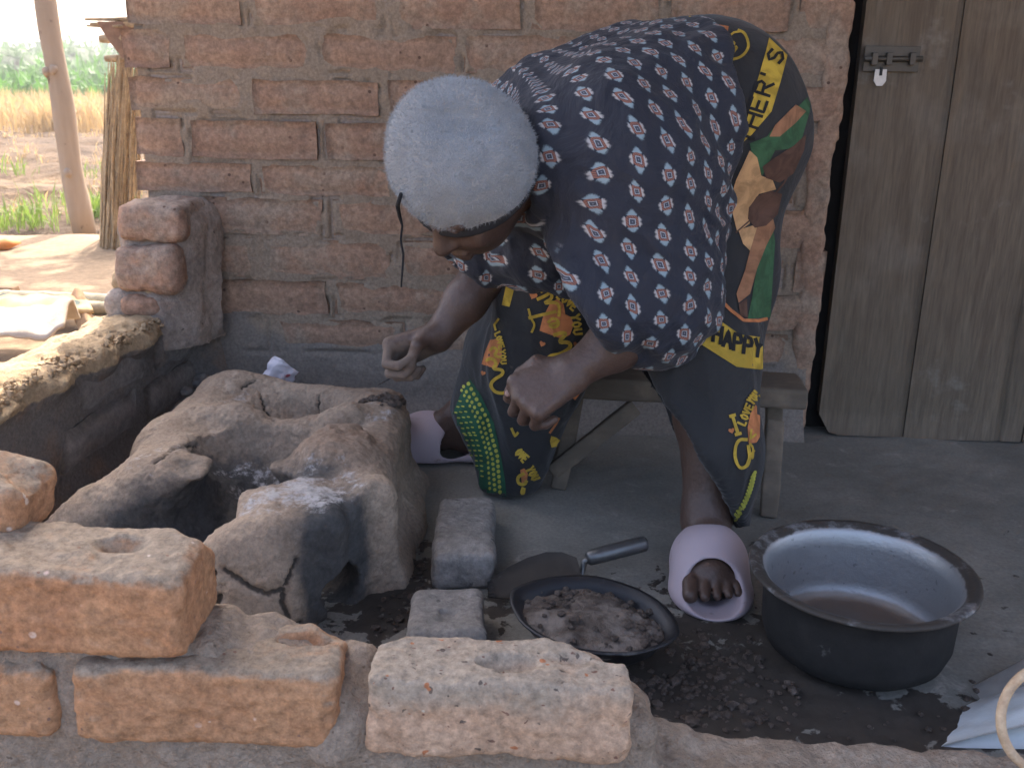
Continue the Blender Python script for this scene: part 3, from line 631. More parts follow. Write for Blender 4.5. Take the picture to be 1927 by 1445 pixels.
F = [[k*m+i, k*m+(i+1) % m, (k+1)*m+(i+1) % m, (k+1)*m+i] for k in range(len(rings)-1) for i in range(m)]+[list(range(m))[::-1], list(range((len(rings)-1)*m, len(rings)*m))]
mk('dish', V, F, M_black, basin)
ng_ = 64; g = np.linspace(-1, 1, ng_); X, Y = np.meshgrid(g, g, indexing='ij'); rr_ = np.hypot(X, Y); sc_ = np.where(rr_ > 0, np.maximum(abs(X), abs(Y))/np.maximum(rr_, 1e-6), 1)
X, Y = X*sc_, Y*sc_; rr_ = np.hypot(X, Y); Pq = np.stack([X*.109, Y*.080*(np.abs(Y)/np.maximum(rr_, 1e-6)+1e-6)**.25, .054+.018*(1-rr_**2)+0*X], -1)
Pw = (Pq.reshape(-1, 3)@TB.T)@Rb.T+bc+A(0, 0, .006); wetm = fbm(Pw*22, 3, 251); rg = sst(-.05, .3, fbm(Pw*14+4, 3, 252)); Pw[:, 2] += .010*fbm(Pw*26, 4, 253)+rg*.010*np.abs(fbm(Pw*110, 3, 254))
n = NT('basin_clay'); c = n.mix(n.step(n.noise(16, 6, .7), .38, .62), (.075, .06, .05), (.19, .16, .135)); c = n.mix(n.step(n.noise(50, 4), .6, .7), c, (.045, .036, .03)); n.col(c); n.rough(n.ramp(n.noise(18, 4), (.45, .28), (.6, .8))); n.bump(n.noise(60, 6, .7), .8, .006)
mk('wet_clay', Pw, gridmesh(ng_, ng_), n.m, basin)
pc = []
for k in range(70):
    a = random.uniform(0, 6.28); t = random.uniform(.25, .95); q = A(.115*t*math.cos(a), .082*t*math.sin(a), .074-.016*t*t); r = random.uniform(.003, .009); q = (q@TB.T)@Rb.T+bc+A(0, 0, .004); pc.append(lump(q, (r, r, r*.7), k+300, 1))
tag(mk('clods', *merge(pc), M_wet, basin, False), kind='stuff')

# ---- crumbs and clods of spilt clay
pc = []
for k in range(900):
    px, py = random.gauss(1320, 105), random.gauss(1275, 62)
    if k % 4 == 0: px, py = random.uniform(700, 800), random.uniform(960, 1190)
    if k % 9 == 0: px, py = random.uniform(1150, 1900), random.uniform(1150, 1400)
    q = UZ(px, py); 
    if q[1] < 1.03 or np.hypot(q[0]-.515, q[1]-1.27) < .15 or (q[0] < -.21 and q[1] < 1.95): continue
    r = random.uniform(.0015, .0055)*(1.9 if random.random() < .12 else 1); pc.append(lump(q+A(0, 0, r*.35), (r, r*random.uniform(.7, 1.3), r*.6), k, 1))
tag(mk('spilt_clay', *merge(pc), M_wet, None, False), 'crumbs of spilt wet clay on the floor between basin and pot', 'clay', kind='stuff')

# ---- trowel
tr = tag(empty('trowel', UZ(1040, 1090)), 'steel trowel with tubular handle lying behind the clay basin', 'trowel')
h0, h1 = UZ(1108, 1050, .045), UZ(1215, 1022, .060); M_tube = flat('scuffed_steel', (.16, .16, .155), .42, .75, (50, .25, .002)); M_blade = flat('dark_blade', (.05, .043, .036), .8, .1, (40, .4, .002))
hd = nrm(h1-h0); mk('handle', *tube([h0-hd*.004, h0, h0+hd*.02, h1-hd*.004, h1, h1+hd*.002], [.009, .0125, .0135, .0135, .012, .008], 18), M_tube, tr)
bl = UZ(1090, 1085, .016); mk('shank', *tube([h0+hd*.002, h0-hd*.008-A(0, 0, .004), h0-hd*.010-A(0, 0, .02), bl+A(.004, 0, 0), bl-A(.03, .004, .002)], [.0055, .0055, .005, .005, .0045], 10), M_tube, tr)
tip = UZ(918, 1128, .010); ax = tip-bl; ax[2] = 0; L = np.linalg.norm(ax); ax /= L; sd_ = A(-ax[1], ax[0], 0); prof = [(0, .012), (.08, .040), (.22, .052), (.45, .048), (.7, .033), (.9, .014), (1, .003)]
V = []; sgn = 1 if sd_[1] > 0 else -1
for t, hw in prof:
    for q in (-1, -.5, 0, .5, 1): V.append(bl+ax*L*t+sd_*hw*q+A(0, 0, .006-.006*t+.012*q*sgn+.012))
V = np.array(V); nb = len(V); V = np.concatenate([V, V-A(0, 0, .002)]); Fg = gridmesh(len(prof), 5); rim = [i*5 for i in range(7)]+[30+j for j in range(1, 5)]+[i*5+4 for i in range(5, -1, -1)]+[j for j in range(3, 0, -1)]; mm_ = len(rim)
mk('blade', V, np.concatenate([Fg, Fg[:, ::-1]+nb, np.array([[rim[i], rim[(i+1) % mm_], nb+rim[(i+1) % mm_], nb+rim[i]] for i in range(mm_)])]), M_blade, tr)

# ---- cooking pot
c0, c1 = UZ(1432, 1130, .0), UZ(1802, 1150, .0); pc_ = A(.515, 1.268, .0)
pot = tag(empty('cooking_pot', pc_), 'wide aluminium cooking pot blackened with soot outside', 'pot')
R_ = .158
prof = [(0, .002), (.09, .002), (.120, .006), (.136, .018), (.144, .040), (.146, .095), (.148, .118), (.153, .124), (.168, .128), (.1715, .131), (.1705, .1345), (.164, .1355), (.151, .131), (.1445, .124), (.142, .10), (.140, .042), (.132, .020), (.116, .010), (.09, .0075), (0, .007)]
prof = [(r*.94, z) for r, z in prof]; V, F = lathe(prof, pc_+A(0, 0, .002), 96); V[:, 2] += .0012*fbm(V*25, 2, 261); dxy = V[:, :2]-pc_[:2]; V[:, :2] = pc_[:2]+dxy*(1+.006*np.sin(2*np.arctan2(dxy[:, 1], dxy[:, 0])))[:, None]
Rm = rot((1, 0, 0), .015)@rot((0, 1, 0), -.01); V = (V-pc_)@Rm.T+pc_
inner = np.array([0 if (i % len(prof)) < 9 else 1 for i in range(len(V))], float); lip = np.array([1 if 7 <= (i % len(prof)) <= 12 else 0 for i in range(len(V))], float); bot = np.array([1 if (i % len(prof)) >= 16 else 0 for i in range(len(V))], float)
n = NT('pot_metal'); ii = n.step(n.attr('inner').outputs['Fac'], .3, .7); li = n.attr('lip').outputs['Fac']; bb = n.attr('bot').outputs['Fac']
st = n.step(n.ma('ADD', n.ma('MULTIPLY', li, .40), n.noise(13, 6, .7)), .70, .90)
al = n.mix(n.noise(9, 6, .65), (.30, .30, .305), (.42, .42, .42)); al = n.mix(n.step(n.noise(70, 3), .62, .7), al, (.25, .25, .25)); al = n.mix(n.step(n.ma('ADD', bb, n.ma('MULTIPLY', n.noise(12, 4), .5)), .9, 1.2), al, (.22, .19, .165)); al = n.mix(st, al, (.06, .052, .045))
so = n.mix(n.noise(20, 6, .7), (.012, .012, .012), (.04, .038, .036)); so = n.mix(n.step(n.noise(15, 5), .70, .74), so, (.10, .095, .09)); n.col(n.mix(ii, so, al)); n.put(n.b.inputs['Metallic'], n.ma('MULTIPLY', ii, n.ma('SUBTRACT', .70, n.ma('MULTIPLY', st, .7)))); n.rough(n.mix(ii, (.85, .85, .85), (.42, .42, .42)))
n.bump(n.noise(60, 5, .7), .35, .003); n.b.inputs['Specular IOR Level'].default_value = .12
mk('pot_body', V, F, n.m, pot, True, {'inner': inner, 'lip': lip, 'bot': bot})

# ---- low wooden bench
n = NT('bench_wood'); gv = n.stretch(n.obj, (1.5, 16, 16)); g1 = n.noise(4, 6, .6, .5, gv); c = n.mix(g1, (.10, .08, .06), (.17, .14, .105)); c = n.mix(n.step(n.noise(9, 5), .5, .7), c, (.21, .165, .12)); n.col(c); n.rough(.85); n.bump(g1, .6, .004); n.bump(n.noise(60, 4), .4, .002); M_bench = n.m
ba, bb_ = UZ(1060, 760, .215), UZ(1515, 765, .215); ba = A(.105, 1.955, 0); bb_ = A(.598, 1.905, 0)
bd_ = nrm(bb_-ba); bn_ = A(-bd_[1], bd_[0], 0); RB_ = np.stack([bd_, bn_, A(0, 0, 1)], 1); Lb = np.linalg.norm(bb_-ba)
bench = tag(empty('bench', (ba+bb_)/2), 'low rough wooden bench against the wall behind the woman', 'bench')
mk('seat', *rbox((ba+bb_)/2+A(0, 0, .205), (Lb/2, .065, .022), .007, RB_, 3, 3, .006, 9), M_bench, bench)
def slat(name, a, b, w_, t_, ref):
    a, b = A(*a), A(*b); d = nrm(b-a); n1 = nrm(np.cross(d, ref)); n2 = np.cross(d, n1); return mk(name, *rbox((a+b)/2, (np.linalg.norm(b-a)/2, w_, t_), .004, np.stack([d, n1, n2], 1), 3, 5, .004, 12), M_bench, bench)
slat('leg', UZ(1446, 972, .0), UY(1458, 792, 1.815), .017, .013, bn_); slat('leg', A(.575, 1.99, .0), A(.56, 1.965, .19), .017, .013, bn_)
slat('leg', A(.10, 1.855, .0), A(.135, 1.93, .19), .017, .013, bn_); slat('leg', A(.09, 2.03, .0), A(.13, 1.98, .19), .017, .013, bn_)
slat('brace', UY(1038, 888, 1.86), UY(1195, 765, 1.895), .017, .011, bn_)

# ---- crumpled plastic bag with red print
qb = UY(522, 706, 2.10); nu = 26; g = np.linspace(0, 1, nu); X, Y = np.meshgrid(g, g, indexing='ij'); th = (X-.5)*2.6
V = np.stack([np.sin(th)*.034+.012*(Y-.5), -.018*np.cos(th)*(1-.4*Y), (Y-.5)*.062+.012*np.sin(X*5)], -1).reshape(-1, 3); V += .010*np.stack([np.abs(fbm(V*45+q*9, 2, 270+q)) for q in range(3)], 1); V = V@rotz(.3).T@rot((0, 1, 0), .35).T+qb
n = NT('bag_plastic'); sep = n.node('ShaderNodeSeparateXYZ'); n.put(sep.inputs[0], n.obj); red_ = n.ma('MULTIPLY', n.step(n.noise(55, 2), .56, .6), n.step(sep.outputs[0], .01, .018)); n.col(n.mix(red_, n.mix(n.noise(25, 3), (.62, .56, .60), (.74, .70, .73)), (.42, .08, .10))); n.rough(.4); n.bump(n.vor(60), .6, .004)
bag = mk('plastic_bag', V, gridmesh(nu, nu), n.m); sm = bag.modifiers.new('s', 'SOLIDIFY'); sm.thickness = .001
tag(bag, 'crumpled white plastic bag with red print behind the stove', 'bag')
mk_st = earth('pebble', (.16, .15, .14), (.24, .22, .2), None, sc=20, bump=.5, fine=120)
for k, (px, py, r, lab) in enumerate(((374, 716, .022, 'smooth grey stone in the corner left of the stove'), (352, 736, .015, 'smaller dark stone in the corner beside the larger grey stone'))):
    q = UZ(px, py, .095); v, f = lump(q, (r, r, r*.8), 40+k, 3); v[:, 2] -= 0; tag(mk('stone', v, f, mk_st), lab, 'stone', 'stones in the corner')
led = Field((-.80, 2.03, -.02), (-.44, 2.30, .16), .008)                                # rubble bench of mud that the stones and the bag lie on
led.box((-.64, 2.16, .03), (.15, .11, .055), .03, None, 0); V, F = led.mesh(); V = V+normals(V, F)*(.01*fbm(V*14, 3, 280))[:, None]
tag(mk('mud_ledge', V, F, M_plaster), 'rough grey mud ledge in the corner behind the stove', 'ledge')
# ---- curled peel beside the parapet
q = UY(168, 952, 1.53); pts = [q+A(.016*math.cos(a), .004*math.sin(a*2), .018*math.sin(a)) for a in np.linspace(2.6, 6.0, 14)[::-1]]; rr2 = [.0005+.004*math.sin(math.pi*i/13) for i in range(14)]
tag(mk('dry_peel', *tube(pts, rr2, 6), flat('peel', (.55, .50, .40), .6)), 'small pale curled peel on the dark ground left of the stove', 'peel')
# ---- sack, board and cane hoop at the right end of the parapet
n = NT('woven_sack'); u = n.ma('SINE', n.ma('MULTIPLY', n.node('ShaderNodeSeparateXYZ').outputs[0], 1)); c = n.mix(n.noise(14, 5), (.50, .56, .58), (.66, .69, .69)); n.col(c); n.rough(.6); n.bump(n.noise(60, 3), .4, .003); M_sack = n.m
nu, nv = 30, 22; U_, V_ = np.meshgrid(np.linspace(0, 1, nu), np.linspace(0, 1, nv), indexing='ij')
c00, c10 = UY(1750, 1420, 1.045)+A(0, 0, .008), UY(2150, 1300, 1.045); far = A(0, .14, -.05)
V = (c00[None, None]*(1-U_)[..., None]+c10[None, None]*U_[..., None])+far*V_[..., None]; V = V+A(0, 0, 1)*(.02*np.sin(V_*3.1)*U_+.008*fbm(np.stack([U_*4, V_*4, U_*0], -1), 3, 290))[..., None]
V = V.reshape(-1, 3); nb = len(V); F = gridmesh(nu, nv); W = V.copy(); W[:, 2] = np.minimum(W[:, 2]-.006, .0); rim = [i*nv for i in range(nu)]+[(nu-1)*nv+j for j in range(1, nv)]+[i*nv+nv-1 for i in range(nu-2, -1, -1)]+[j for j in range(nv-2, 0, -1)]; m = len(rim)
tag(mk('woven_sack', np.concatenate([V, W]), np.concatenate([F, F[:, ::-1]+nb, np.array([[rim[i], rim[(i+1) % m], nb+rim[(i+1) % m], nb+rim[i]] for i in range(m)])]), M_sack), 'pale blue woven sack at the right end of the parapet', 'sack')
ea, eb = UY(1818, 1368, 1.13), UY(1990, 1275, 1.13); dd = nrm(eb-ea); n1 = nrm(np.cross(dd, A(0, 1, 0))); tag(mk('grey_board', *rbox((ea+eb)/2, (np.linalg.norm(eb-ea)/2, .05, .011), .003, np.stack([dd, A(0, 1, 0), n1], 1), 2, 6, .003, 10), flat('weathered_board', (.30, .29, .27), .8, 0, (20, .4, .004))), 'weathered grey board leaning beside the pale blue sack', 'board')
hc, hr = UY(1985, 1355, .93), .058; pts = [hc+A(hr*1.05*math.cos(a), .02*math.sin(a), hr*math.sin(a)) for a in np.linspace(0, 2*math.pi, 49)]
tag(mk('cane_hoop', *tube(pts, .0055, 10, False), earth('cane', (.52, .36, .22), (.60, .44, .29), None, sc=30, rough=.6, bump=.3, bd=.002)), 'tan cane hoop leaning on the sack at the right edge', 'hoop')
# ================================================================== THE BENT WOMAN
person = tag(empty('person', (.16, 1.75, 0)), 'woman in printed black wrapper and pale fuzzy hat, bending over the stove', 'person')
# ---- joints, measured from the photograph
HIP = A(.315, 1.785, .70); CH = A(.10, 1.66, .68); NK = A(.015, 1.585, .685)
tax = nrm(CH-HIP); tn = nrm(A(-tax[1], tax[0], 0)); tn = tn if tn[1] < 0 else -tn           # tn: sideways, to the camera
HAT = UY(862, 292, 1.50); crown = nrm(A(-.42, -.64, .64)); face = A(-.42, -.25, -.85); face = nrm(face-crown*(face@crown)); ear = np.cross(face, crown)
SK = HAT-crown*.052+face*.008
shN, elN, wrN = A(.185, 1.52, .65), UY(1215, 600, 1.47), UY(1078, 700, 1.425)
shF, elF, wrF = A(.00, 1.80, .63), UY(925, 500, 1.745), UY(826, 632, 1.70)
hpN, knN, anN = A(.325, 1.735, .64), A(.325, 1.60, .39), UY(1330, 965, 1.535)
hpF, knF, anF = A(.27, 1.90, .64), A(.08, 1.92, .40), A(-.115, 2.02, .075)

def hand(fd, wr, d, pn, ts, curls, lens_=1., thumb=None, sc=1., spread=0.):
    """palm, four fingers bent at the knuckles and a thumb leaving the side of the palm"""
    d = nrm(d); pn = nrm(pn-d*(pn@d)); t = nrm(np.cross(d, pn)); t = t if t@ts > 0 else -t
    for i, (off, L, kx) in enumerate(((.034, .96, .086), (.0115, 1.06, .090), (-.0115, .99, .086), (-.034, .80, .078))):
        kn = wr+(d*kx+t*off+pn*(-.002-.002*(i in (0, 3))))*sc
        fd.cap(wr+(d*.006+t*off*.55)*sc, kn, .0165*sc, .0135*sc, .014)
        q = kn; a = 0; dd = d+t*spread*(1.5-i)*.1; rr = [.0102, .0092, .0084, .0072]
        for j, Ls in enumerate((.043, .027, .021)):
            a += math.radians(curls[j]+2*i); e = q+(nrm(dd)*math.cos(a)+pn*math.sin(a))*Ls*L*sc; fd.cap(q, e, rr[j]*sc, rr[j+1]*sc, .002 if j else .006); q = e
    b0 = wr+(d*.016+t*.020+pn*.006)*sc; pts = [b0]+[wr+(d*x+t*y+pn*z)*sc for x, y, z in (thumb or ((.045, .044, .016), (.074, .048, .026), (.097, .040, .034)))]
    fd.chain(pts, [.0155*sc, .0120*sc, .0100*sc, .0082*sc], .004, k0=.012)
    return pts[-1], nrm(pts[-1]-pts[-2]), pn, t
B = Field((-.34, 1.30, -.005), (.50, 2.12, .88), .0032)
# trunk, neck, head
B.chain([HIP, A(.22, 1.735, .71), CH], [.105, .115, .115], .05); B.cap(CH-tn*.10, CH+tn*.10, .085, .085, .05); B.chain([CH, NK, SK-crown*.03], [.10, .058, .056], .04)
RH = np.stack([ear, face, crown], 1)
B.ell(SK, (.076, .092, .100), RH, .03); B.ell(SK+face*.035-crown*.055, (.058, .056, .060), RH, .03)                    # skull and jaw
def hp(e, f, c): return SK+ear*e+face*f+crown*c
B.cap(hp(0, .088, .0), hp(0, .108, -.034), .010, .015, .012); B.ell(hp(.014, .096, -.036), (.010, .010, .008), RH, .008); B.ell(hp(-.014, .096, -.036), (.010, .010, .008), RH, .008)   # nose
B.ell(hp(0, .092, -.064), (.026, .011, .008), RH, .006); B.ell(hp(0, .090, -.078), (.024, .011, .009), RH, .006); B.cap(hp(-.05, .082, .016), hp(.05, .082, .016), .010, .010, .02)     # lips, brow
for s in (-1, 1):
    B.ell(hp(s*.032, .084, -.004), (.016, .010, .010), RH, .006); B.ell(hp(s*.079, -.004, -.018), (.009, .020, .032), RH, .01)                                                        # eyelids, ears
    B.ell(hp(s*.04, .07, -.035), (.024, .02, .02), RH, .015)
# arms and hands
B.chain([CH-tn*0+tn*.12, shN], [.07, .062], .03); B.chain([shN, elN, (elN+wrN)/2+A(.01, 0, .004), wrN], [.056, .043, .040, .0285], .02)
B.chain([CH-tn*.12, shF], [.07, .06], .03); B.chain([shF, elF, (elF+wrF)/2, wrF], [.052, .042, .038, .028], .02)
thN = hand(B, wrN, A(-.80, -.14, -.46), A(-.35, .45, -.80), A(-.3, -.2, .9), (58, 62, 38), thumb=((.040, .046, -.002), (.072, .046, .002), (.104, .032, .012)), sc=.98)
hand(B, wrF, A(-.86, -.05, -.40), A(.05, -.62, -.60), A(.1, -.5, .75), (66, 78, 50), thumb=((.038, .036, .026), (.062, .022, .044), (.080, .004, .048)), sc=.98)
# legs and feet
B.chain([HIP+tn*.05, hpN, knN, (knN+anN)/2+A(.012, .022, .02), anN], [.10, .09, .072, .060, .036], .03)
B.chain([HIP-tn*.05, hpF, knF, (knF+anF)/2+A(.02, .02, .01), anF], [.10, .09, .072, .058, .036], .03)
NAILS = []
def foot(fd, an, dr, z0, toes=True, sc=1.):
    dr = nrm(dr); sd = nrm(A(-dr[1], dr[0], 0)); an = A(an[0], an[1], 0)
    def q(l, s, z): return an+dr*l*sc+sd*s*sc+A(0, 0, z0+z)
    fd.chain([q(0, 0, .075), q(-.03, 0, .03)], [.036, .030], .03); fd.chain([q(-.03, 0, .028), q(.06, 0, .03), q(.125, .0, .022)], [.029, .030, .026], .03); fd.chain([q(0, 0, .066), q(.07, .004, .038), q(.125, .004, .026)], [.032, .024, .018], .03)
    fd.cap(q(.125, -.026, .018), q(.125, .026, .018), .017, .017, .02)
    for i, (s, L, r) in enumerate(((-.032, .054, .0130), (-.0095, .055, .0090), (.0095, .050, .0085), (.0265, .043, .0080), (.0420, .034, .0075))):
        fd.chain([q(.125, s*.9, .018), q(.125+L*.55, s, .020), q(.125+L, s*1.03, .012)], [r, r, r*.92], .002, k0=.006); NAILS.append((q(.125+L*.93, s*1.03, .012+r*.72), dr, sd, r))
dN = nrm(A(-.10, -1, 0)); dF = nrm(A(-1, -.16, 0))
footN = UZ(1322, 1040, .02); footN = A(anN[0], anN[1], 0)
foot(B, anN, A(-.12, -1, 0), .022); foot(B, anF, A(-1, .18, 0), .022)
V, F = B.mesh(); V = relax(V, F, 2, .4); N = normals(V, F); V = V+N*(.0012*fbm(V*30, 3, 401))[:, None]
mud = np.clip(gz(V, wrF+A(-.085, -.02, -.045), (.085, .07, .05))*1.3+.9*gz(V, wrN+A(-.13, -.02, -.055), (.05, .06, .06)), 0, 1)
n = NT('skin'); c = n.mix(n.noise(10, 5, .6), (.068, .040, .029), (.10, .060, .044)); c = n.mix(.3, c, n.ramp(n.noise(220, 2), (.3, .35), (.7, .65)), 'OVERLAY')
mu = n.step(n.ma('ADD', n.attr('mud').outputs['Fac'], n.ma('MULTIPLY', n.ma('SUBTRACT', n.noise(45, 5, .7), .5), 1.5)), .42, .72); c = n.mix(n.ma('MULTIPLY', mu, .7), c, (.18, .14, .112))
n.col(c); n.rough(n.mix(mu, (.48, .48, .48), (.9, .9, .9))); n.b.inputs['Specular IOR Level'].default_value = .5; n.bump(n.vor(170), .3, .0012); n.bump(n.noise(70, 5, .7), .45, .003); M_skin = n.m
body = mk('body', V, F, M_skin, person, True, {'mud': mud})
M_nail = flat('nail', (.30, .20, .165), .4)
tp, td, tpn, tt_ = thN; bvb = BVHTree.FromPolygons([tuple(v) for v in V], F.tolist())
def nail(c, d, s, r):
    u = np.cross(d, s); b, f = lump(A(0, 0, 0), (1, 1, 1), 3, 2); b = b/np.linalg.norm(b, axis=1)[:, None]; mk('nail', c+(b*A(r*.8, r*.62, r*.2))@np.stack([d, s, u], 0), f, M_nail, body)
for c_, d_, s_, r_ in NAILS[:5]: nail(c_, nrm(d_-A(0, 0, .35)), s_, r_*.85)
cv = nrm(CAMP-tp); s_ = nrm(np.cross(cv, td)); nail(tp+nrm(cv-td*(cv@td))*.0076, td, s_, .0085)

# ---- fuzzy hat and black head band
n = NT('hat_wool'); c = n.mix(n.noise(35, 5, .7), (.26, .285, .305), (.335, .36, .38)); n.col(c); n.rough(1.); n.b.inputs['Sheen Weight'].default_value = .3; n.bump(n.noise(120, 4, .8), .8, .006); M_hat = n.m
Hh = Field(HAT-.17, HAT+.17, .005)
Hh.ell(HAT, (.121, .103, .090), RH, 0); Hh.ell(HAT-crown*.03, (.118, .102, .06), RH, .03); Hh.ell(HAT+ear*.02-face*.03+crown*.02, (.085, .065, .058), RH, .04)
Hh.chain([UY(790, 222, 1.425), UY(850, 212, 1.415), UY(905, 216, 1.415), UY(965, 200, 1.43)], [.010, .014, .015, .010], .035, 'sub'); Hh.chain([UY(738, 318, 1.43), UY(746, 278, 1.425)], [.010, .009], .035, 'sub')
Hh.plane(HAT-crown*.052, -crown); V, F = Hh.mesh(); V = relax(V, F, 3); N = normals(V, F); V = V+N*(.008*fbm(V*12, 3, 411)+.002*fbm(V*50, 2, 412))[:, None]
hat = mk('hat', V, F, M_hat, person)
tri = F[RNG.integers(0, len(F), 26000)]; wgt = RNG.dirichlet(np.ones(4), len(tri)); P0 = (V[tri]*wgt[..., None]).sum(1); Nn = (N[tri]*wgt[..., None]).sum(1)
keep = (P0-HAT)@crown > -.045; P0, Nn = P0[keep], Nn[keep]; m = len(P0); Ln = RNG.uniform(.003, .0085, m); tg = RNG.normal(0, 1, (m, 3)); dr = Nn*.75+.55*tg/np.linalg.norm(tg, axis=1)[:, None]; dr /= np.linalg.norm(dr, axis=1)[:, None]
sdw = np.cross(dr, RNG.normal(0, 1, (m, 3))); sdw /= np.linalg.norm(sdw, axis=1)[:, None]; cur = np.cross(sdw, dr)
Va = P0-sdw*.00030; Vb = P0+sdw*.00030; mid = P0+dr*(Ln*.55)[:, None]; Vc = mid+sdw*.00022; Vd = mid-sdw*.00022; Ve = P0+dr*Ln[:, None]+cur*(Ln*.35*RNG.uniform(-1, 1, m))[:, None]
Vf = np.stack([Va, Vb, Vc, Vd, Ve], 1).reshape(-1, 3); b_ = np.arange(m)[:, None]*5; Ff = np.concatenate([b_+[0, 1, 2], b_+[0, 2, 3], b_+[3, 2, 4]])
M_fuzz = flat('hat_fuzz', (.385, .415, .44), 1.); tag(mk('fuzz', Vf, Ff, M_fuzz, hat, False), kind='stuff')
Hb = Field(HAT-.17, HAT+.17, .005); Hb.ell(HAT-crown*.056+face*.004, (.115, .106, .020), RH, 0); V, F = Hb.mesh(); M_band = flat('black_band', (.022, .022, .024), .9, 0, (120, .4, .003))
mk('hat_lining', V, F, M_band, hat)
qc = UY(752, 405, 1.50); pts = [UY(755, 365, 1.46), UY(748, 388, 1.475), UY(752, 408, 1.50), UY(757, 425, 1.50), UY(754, 450, 1.503), UY(759, 480, 1.505), UY(757, 512, 1.51), UY(755, 540, 1.515)]
mk('drawstring', *tube(pts, [.003, .0035, .003, .0018, .0017, .0019, .0017, .0013], 7), M_band, hat)

# ---- patterned blouse
T = Field((-.20, 1.33, .34), (.56, 2.08, .96), .0042)
for s in (-1, 1): T.chain([A(.385, 1.80, .755)+tn*.055*s, A(.25, 1.735, .735)+tn*.065*s, A(.12, 1.66, .705)+tn*.075*s, A(.06, 1.63, .685)+tn*.05*s], [.140, .152, .140, .105], .06)
T.chain([CH+tn*.09+A(0, 0, .015), shN+A(.01, 0, .012), elN+A(.015, .015, .035)], [.105, .105, .100], .05); T.cap(elN+A(.015, .015, .035), UY(1118, 575, 1.455), .095, .084, .03); T.chain([shN+A(0, 0, -.02), UY(1120, 500, 1.49)], [.10, .082], .04)
T.chain([A(.24, 1.66, .66), A(.235, 1.60, .53), A(.21, 1.56, .47)], [.10, .085, .065], .06)                       # loose cloth hanging from the near side
T.chain([CH-tn*.09, shF+A(-.01, 0, -.005), UY(905, 470, 1.755)], [.095, .088, .076], .04)
T.chain([A(.03, 1.70, .60), UY(1000, 480, 1.68), UY(1075, 500, 1.62)], [.06, .05, .05], .04)                      # gathered neckline hanging under the chest
T.cap(NK-tax*.02, NK+tax*.16, .074, .086, .02, 'sub'); T.ell(SK+face*.02, (.100, .125, .125), RH, .01, 'sub')
# sleeve openings
def opening(fd, c, d, r, L):
    d = nrm(d)
    def slab(P):
        q = P-c; h = q@d; rad = np.sqrt(np.maximum((q*q).sum(-1)-h*h, 0)); return np.maximum(-h, rad-.16)
    fd.put(A(*c)-.17, A(*c)+.17, slab, .001, 'sub'); fd.cap(c-d*L, c+d*.05, r*.75, r, .008, 'sub')
opening(T, UY(1118, 592, 1.462), nrm(A(-.80, .02, -.56)), .066, .05)
opening(T, UY(870, 512, 1.745), nrm(A(-.50, -.05, -.80)), .062, .07)
T.plane(A(.335, 1.62, .6), nrm(A(1, .12, .06)))
V, F = T.mesh(); V = relax(V, F, 2); N = normals(V, F)
q = V-HIP; U0 = q@tax; fold = fbm(np.stack([V[:, 0]*9+V[:, 2]*4, V[:, 1]*9, V[:, 2]*5], 1), 3, 421); f2 = fbm(np.stack([V[:, 0]*26-V[:, 2]*10, V[:, 1]*20, V[:, 2]*12], 1), 3, 422)
wr_ = .35+gz(V, A(.31, 1.62, .62), (.10, .16, .18))+gz(V, UY(1000, 470, 1.68), (.10, .1, .07))+gz(V, elN, (.10, .1, .12))
ridge = (1-np.abs(fbm(np.stack([V[:, 0]*10+V[:, 2]*14, V[:, 1]*8, V[:, 2]*5-V[:, 0]*6], 1), 3, 423))*2.2)
V = V+N*(.012*fold+.0045*f2+np.clip(wr_, 0, 1)*(.012*ridge+.005*(1-2.4*np.abs(fbm(np.stack([V[:, 0]*22+V[:, 2]*9, V[:, 1]*18, V[:, 2]*9-V[:, 0]*8], 1), 2, 424)))))[:, None]
R0 = .20; zax = .74; qn = q@tn; dz = V[:, 2]-zax; th = np.arctan2(np.maximum(dz, 0), qn); vv = np.where(dz > 0, R0*th, dz)
pat = 1.40*np.stack([-U0+.012*fold, vv+.010*f2+.01*fold, 0*U0], 1)
n = NT('blouse_print'); sep = n.node('ShaderNodeSeparateXYZ'); n.put(sep.inputs[0], n.attr('pat').outputs['Vector']); m_ = n.ma
uu = m_('DIVIDE', m_('ADD', sep.outputs[0], m_('MULTIPLY', sep.outputs[1], -.15)), .050); col_ = m_('FLOOR', uu); x = m_('MULTIPLY', m_('SUBTRACT', m_('FRACT', uu), .5), .0625)
v2 = m_('ADD', m_('DIVIDE', sep.outputs[1], .057), m_('MULTIPLY', m_('FLOORED_MODULO', col_, 2.), .5)); y = m_('MULTIPLY', m_('SUBTRACT', m_('FRACT', v2), .5), .0655)
axx, ayy = m_('ABSOLUTE', x), m_('ABSOLUTE', y); sk = m_('ABSOLUTE', m_('ADD', x, m_('MULTIPLY', y, .25)))
dia = m_('ADD', m_('DIVIDE', sk, .0195), m_('DIVIDE', ayy, .0265)); sq = m_('MAXIMUM', sk, m_('MULTIPLY', ayy, .82))
c = n.mix(n.noise(8, 5), (.018, .021, .032), (.030, .034, .047))
tipd = m_('SUBTRACT', m_('DIVIDE', sk, .0195), m_('DIVIDE', ayy, .0265)); brk = m_('MULTIPLY', n.step(m_('ADD', dia, m_('MULTIPLY', n.noise(420, 2), .35)), 1.32, 1.02), n.step(sq, .0098, .0106)); brk = m_('MULTIPLY', brk, n.step(m_('ABSOLUTE', m_('ADD', tipd, .12)), .95, .62)); brk = m_('MULTIPLY', brk, n.step(m_('ABSOLUTE', m_('SUBTRACT', tipd, .02)), .05, .16))
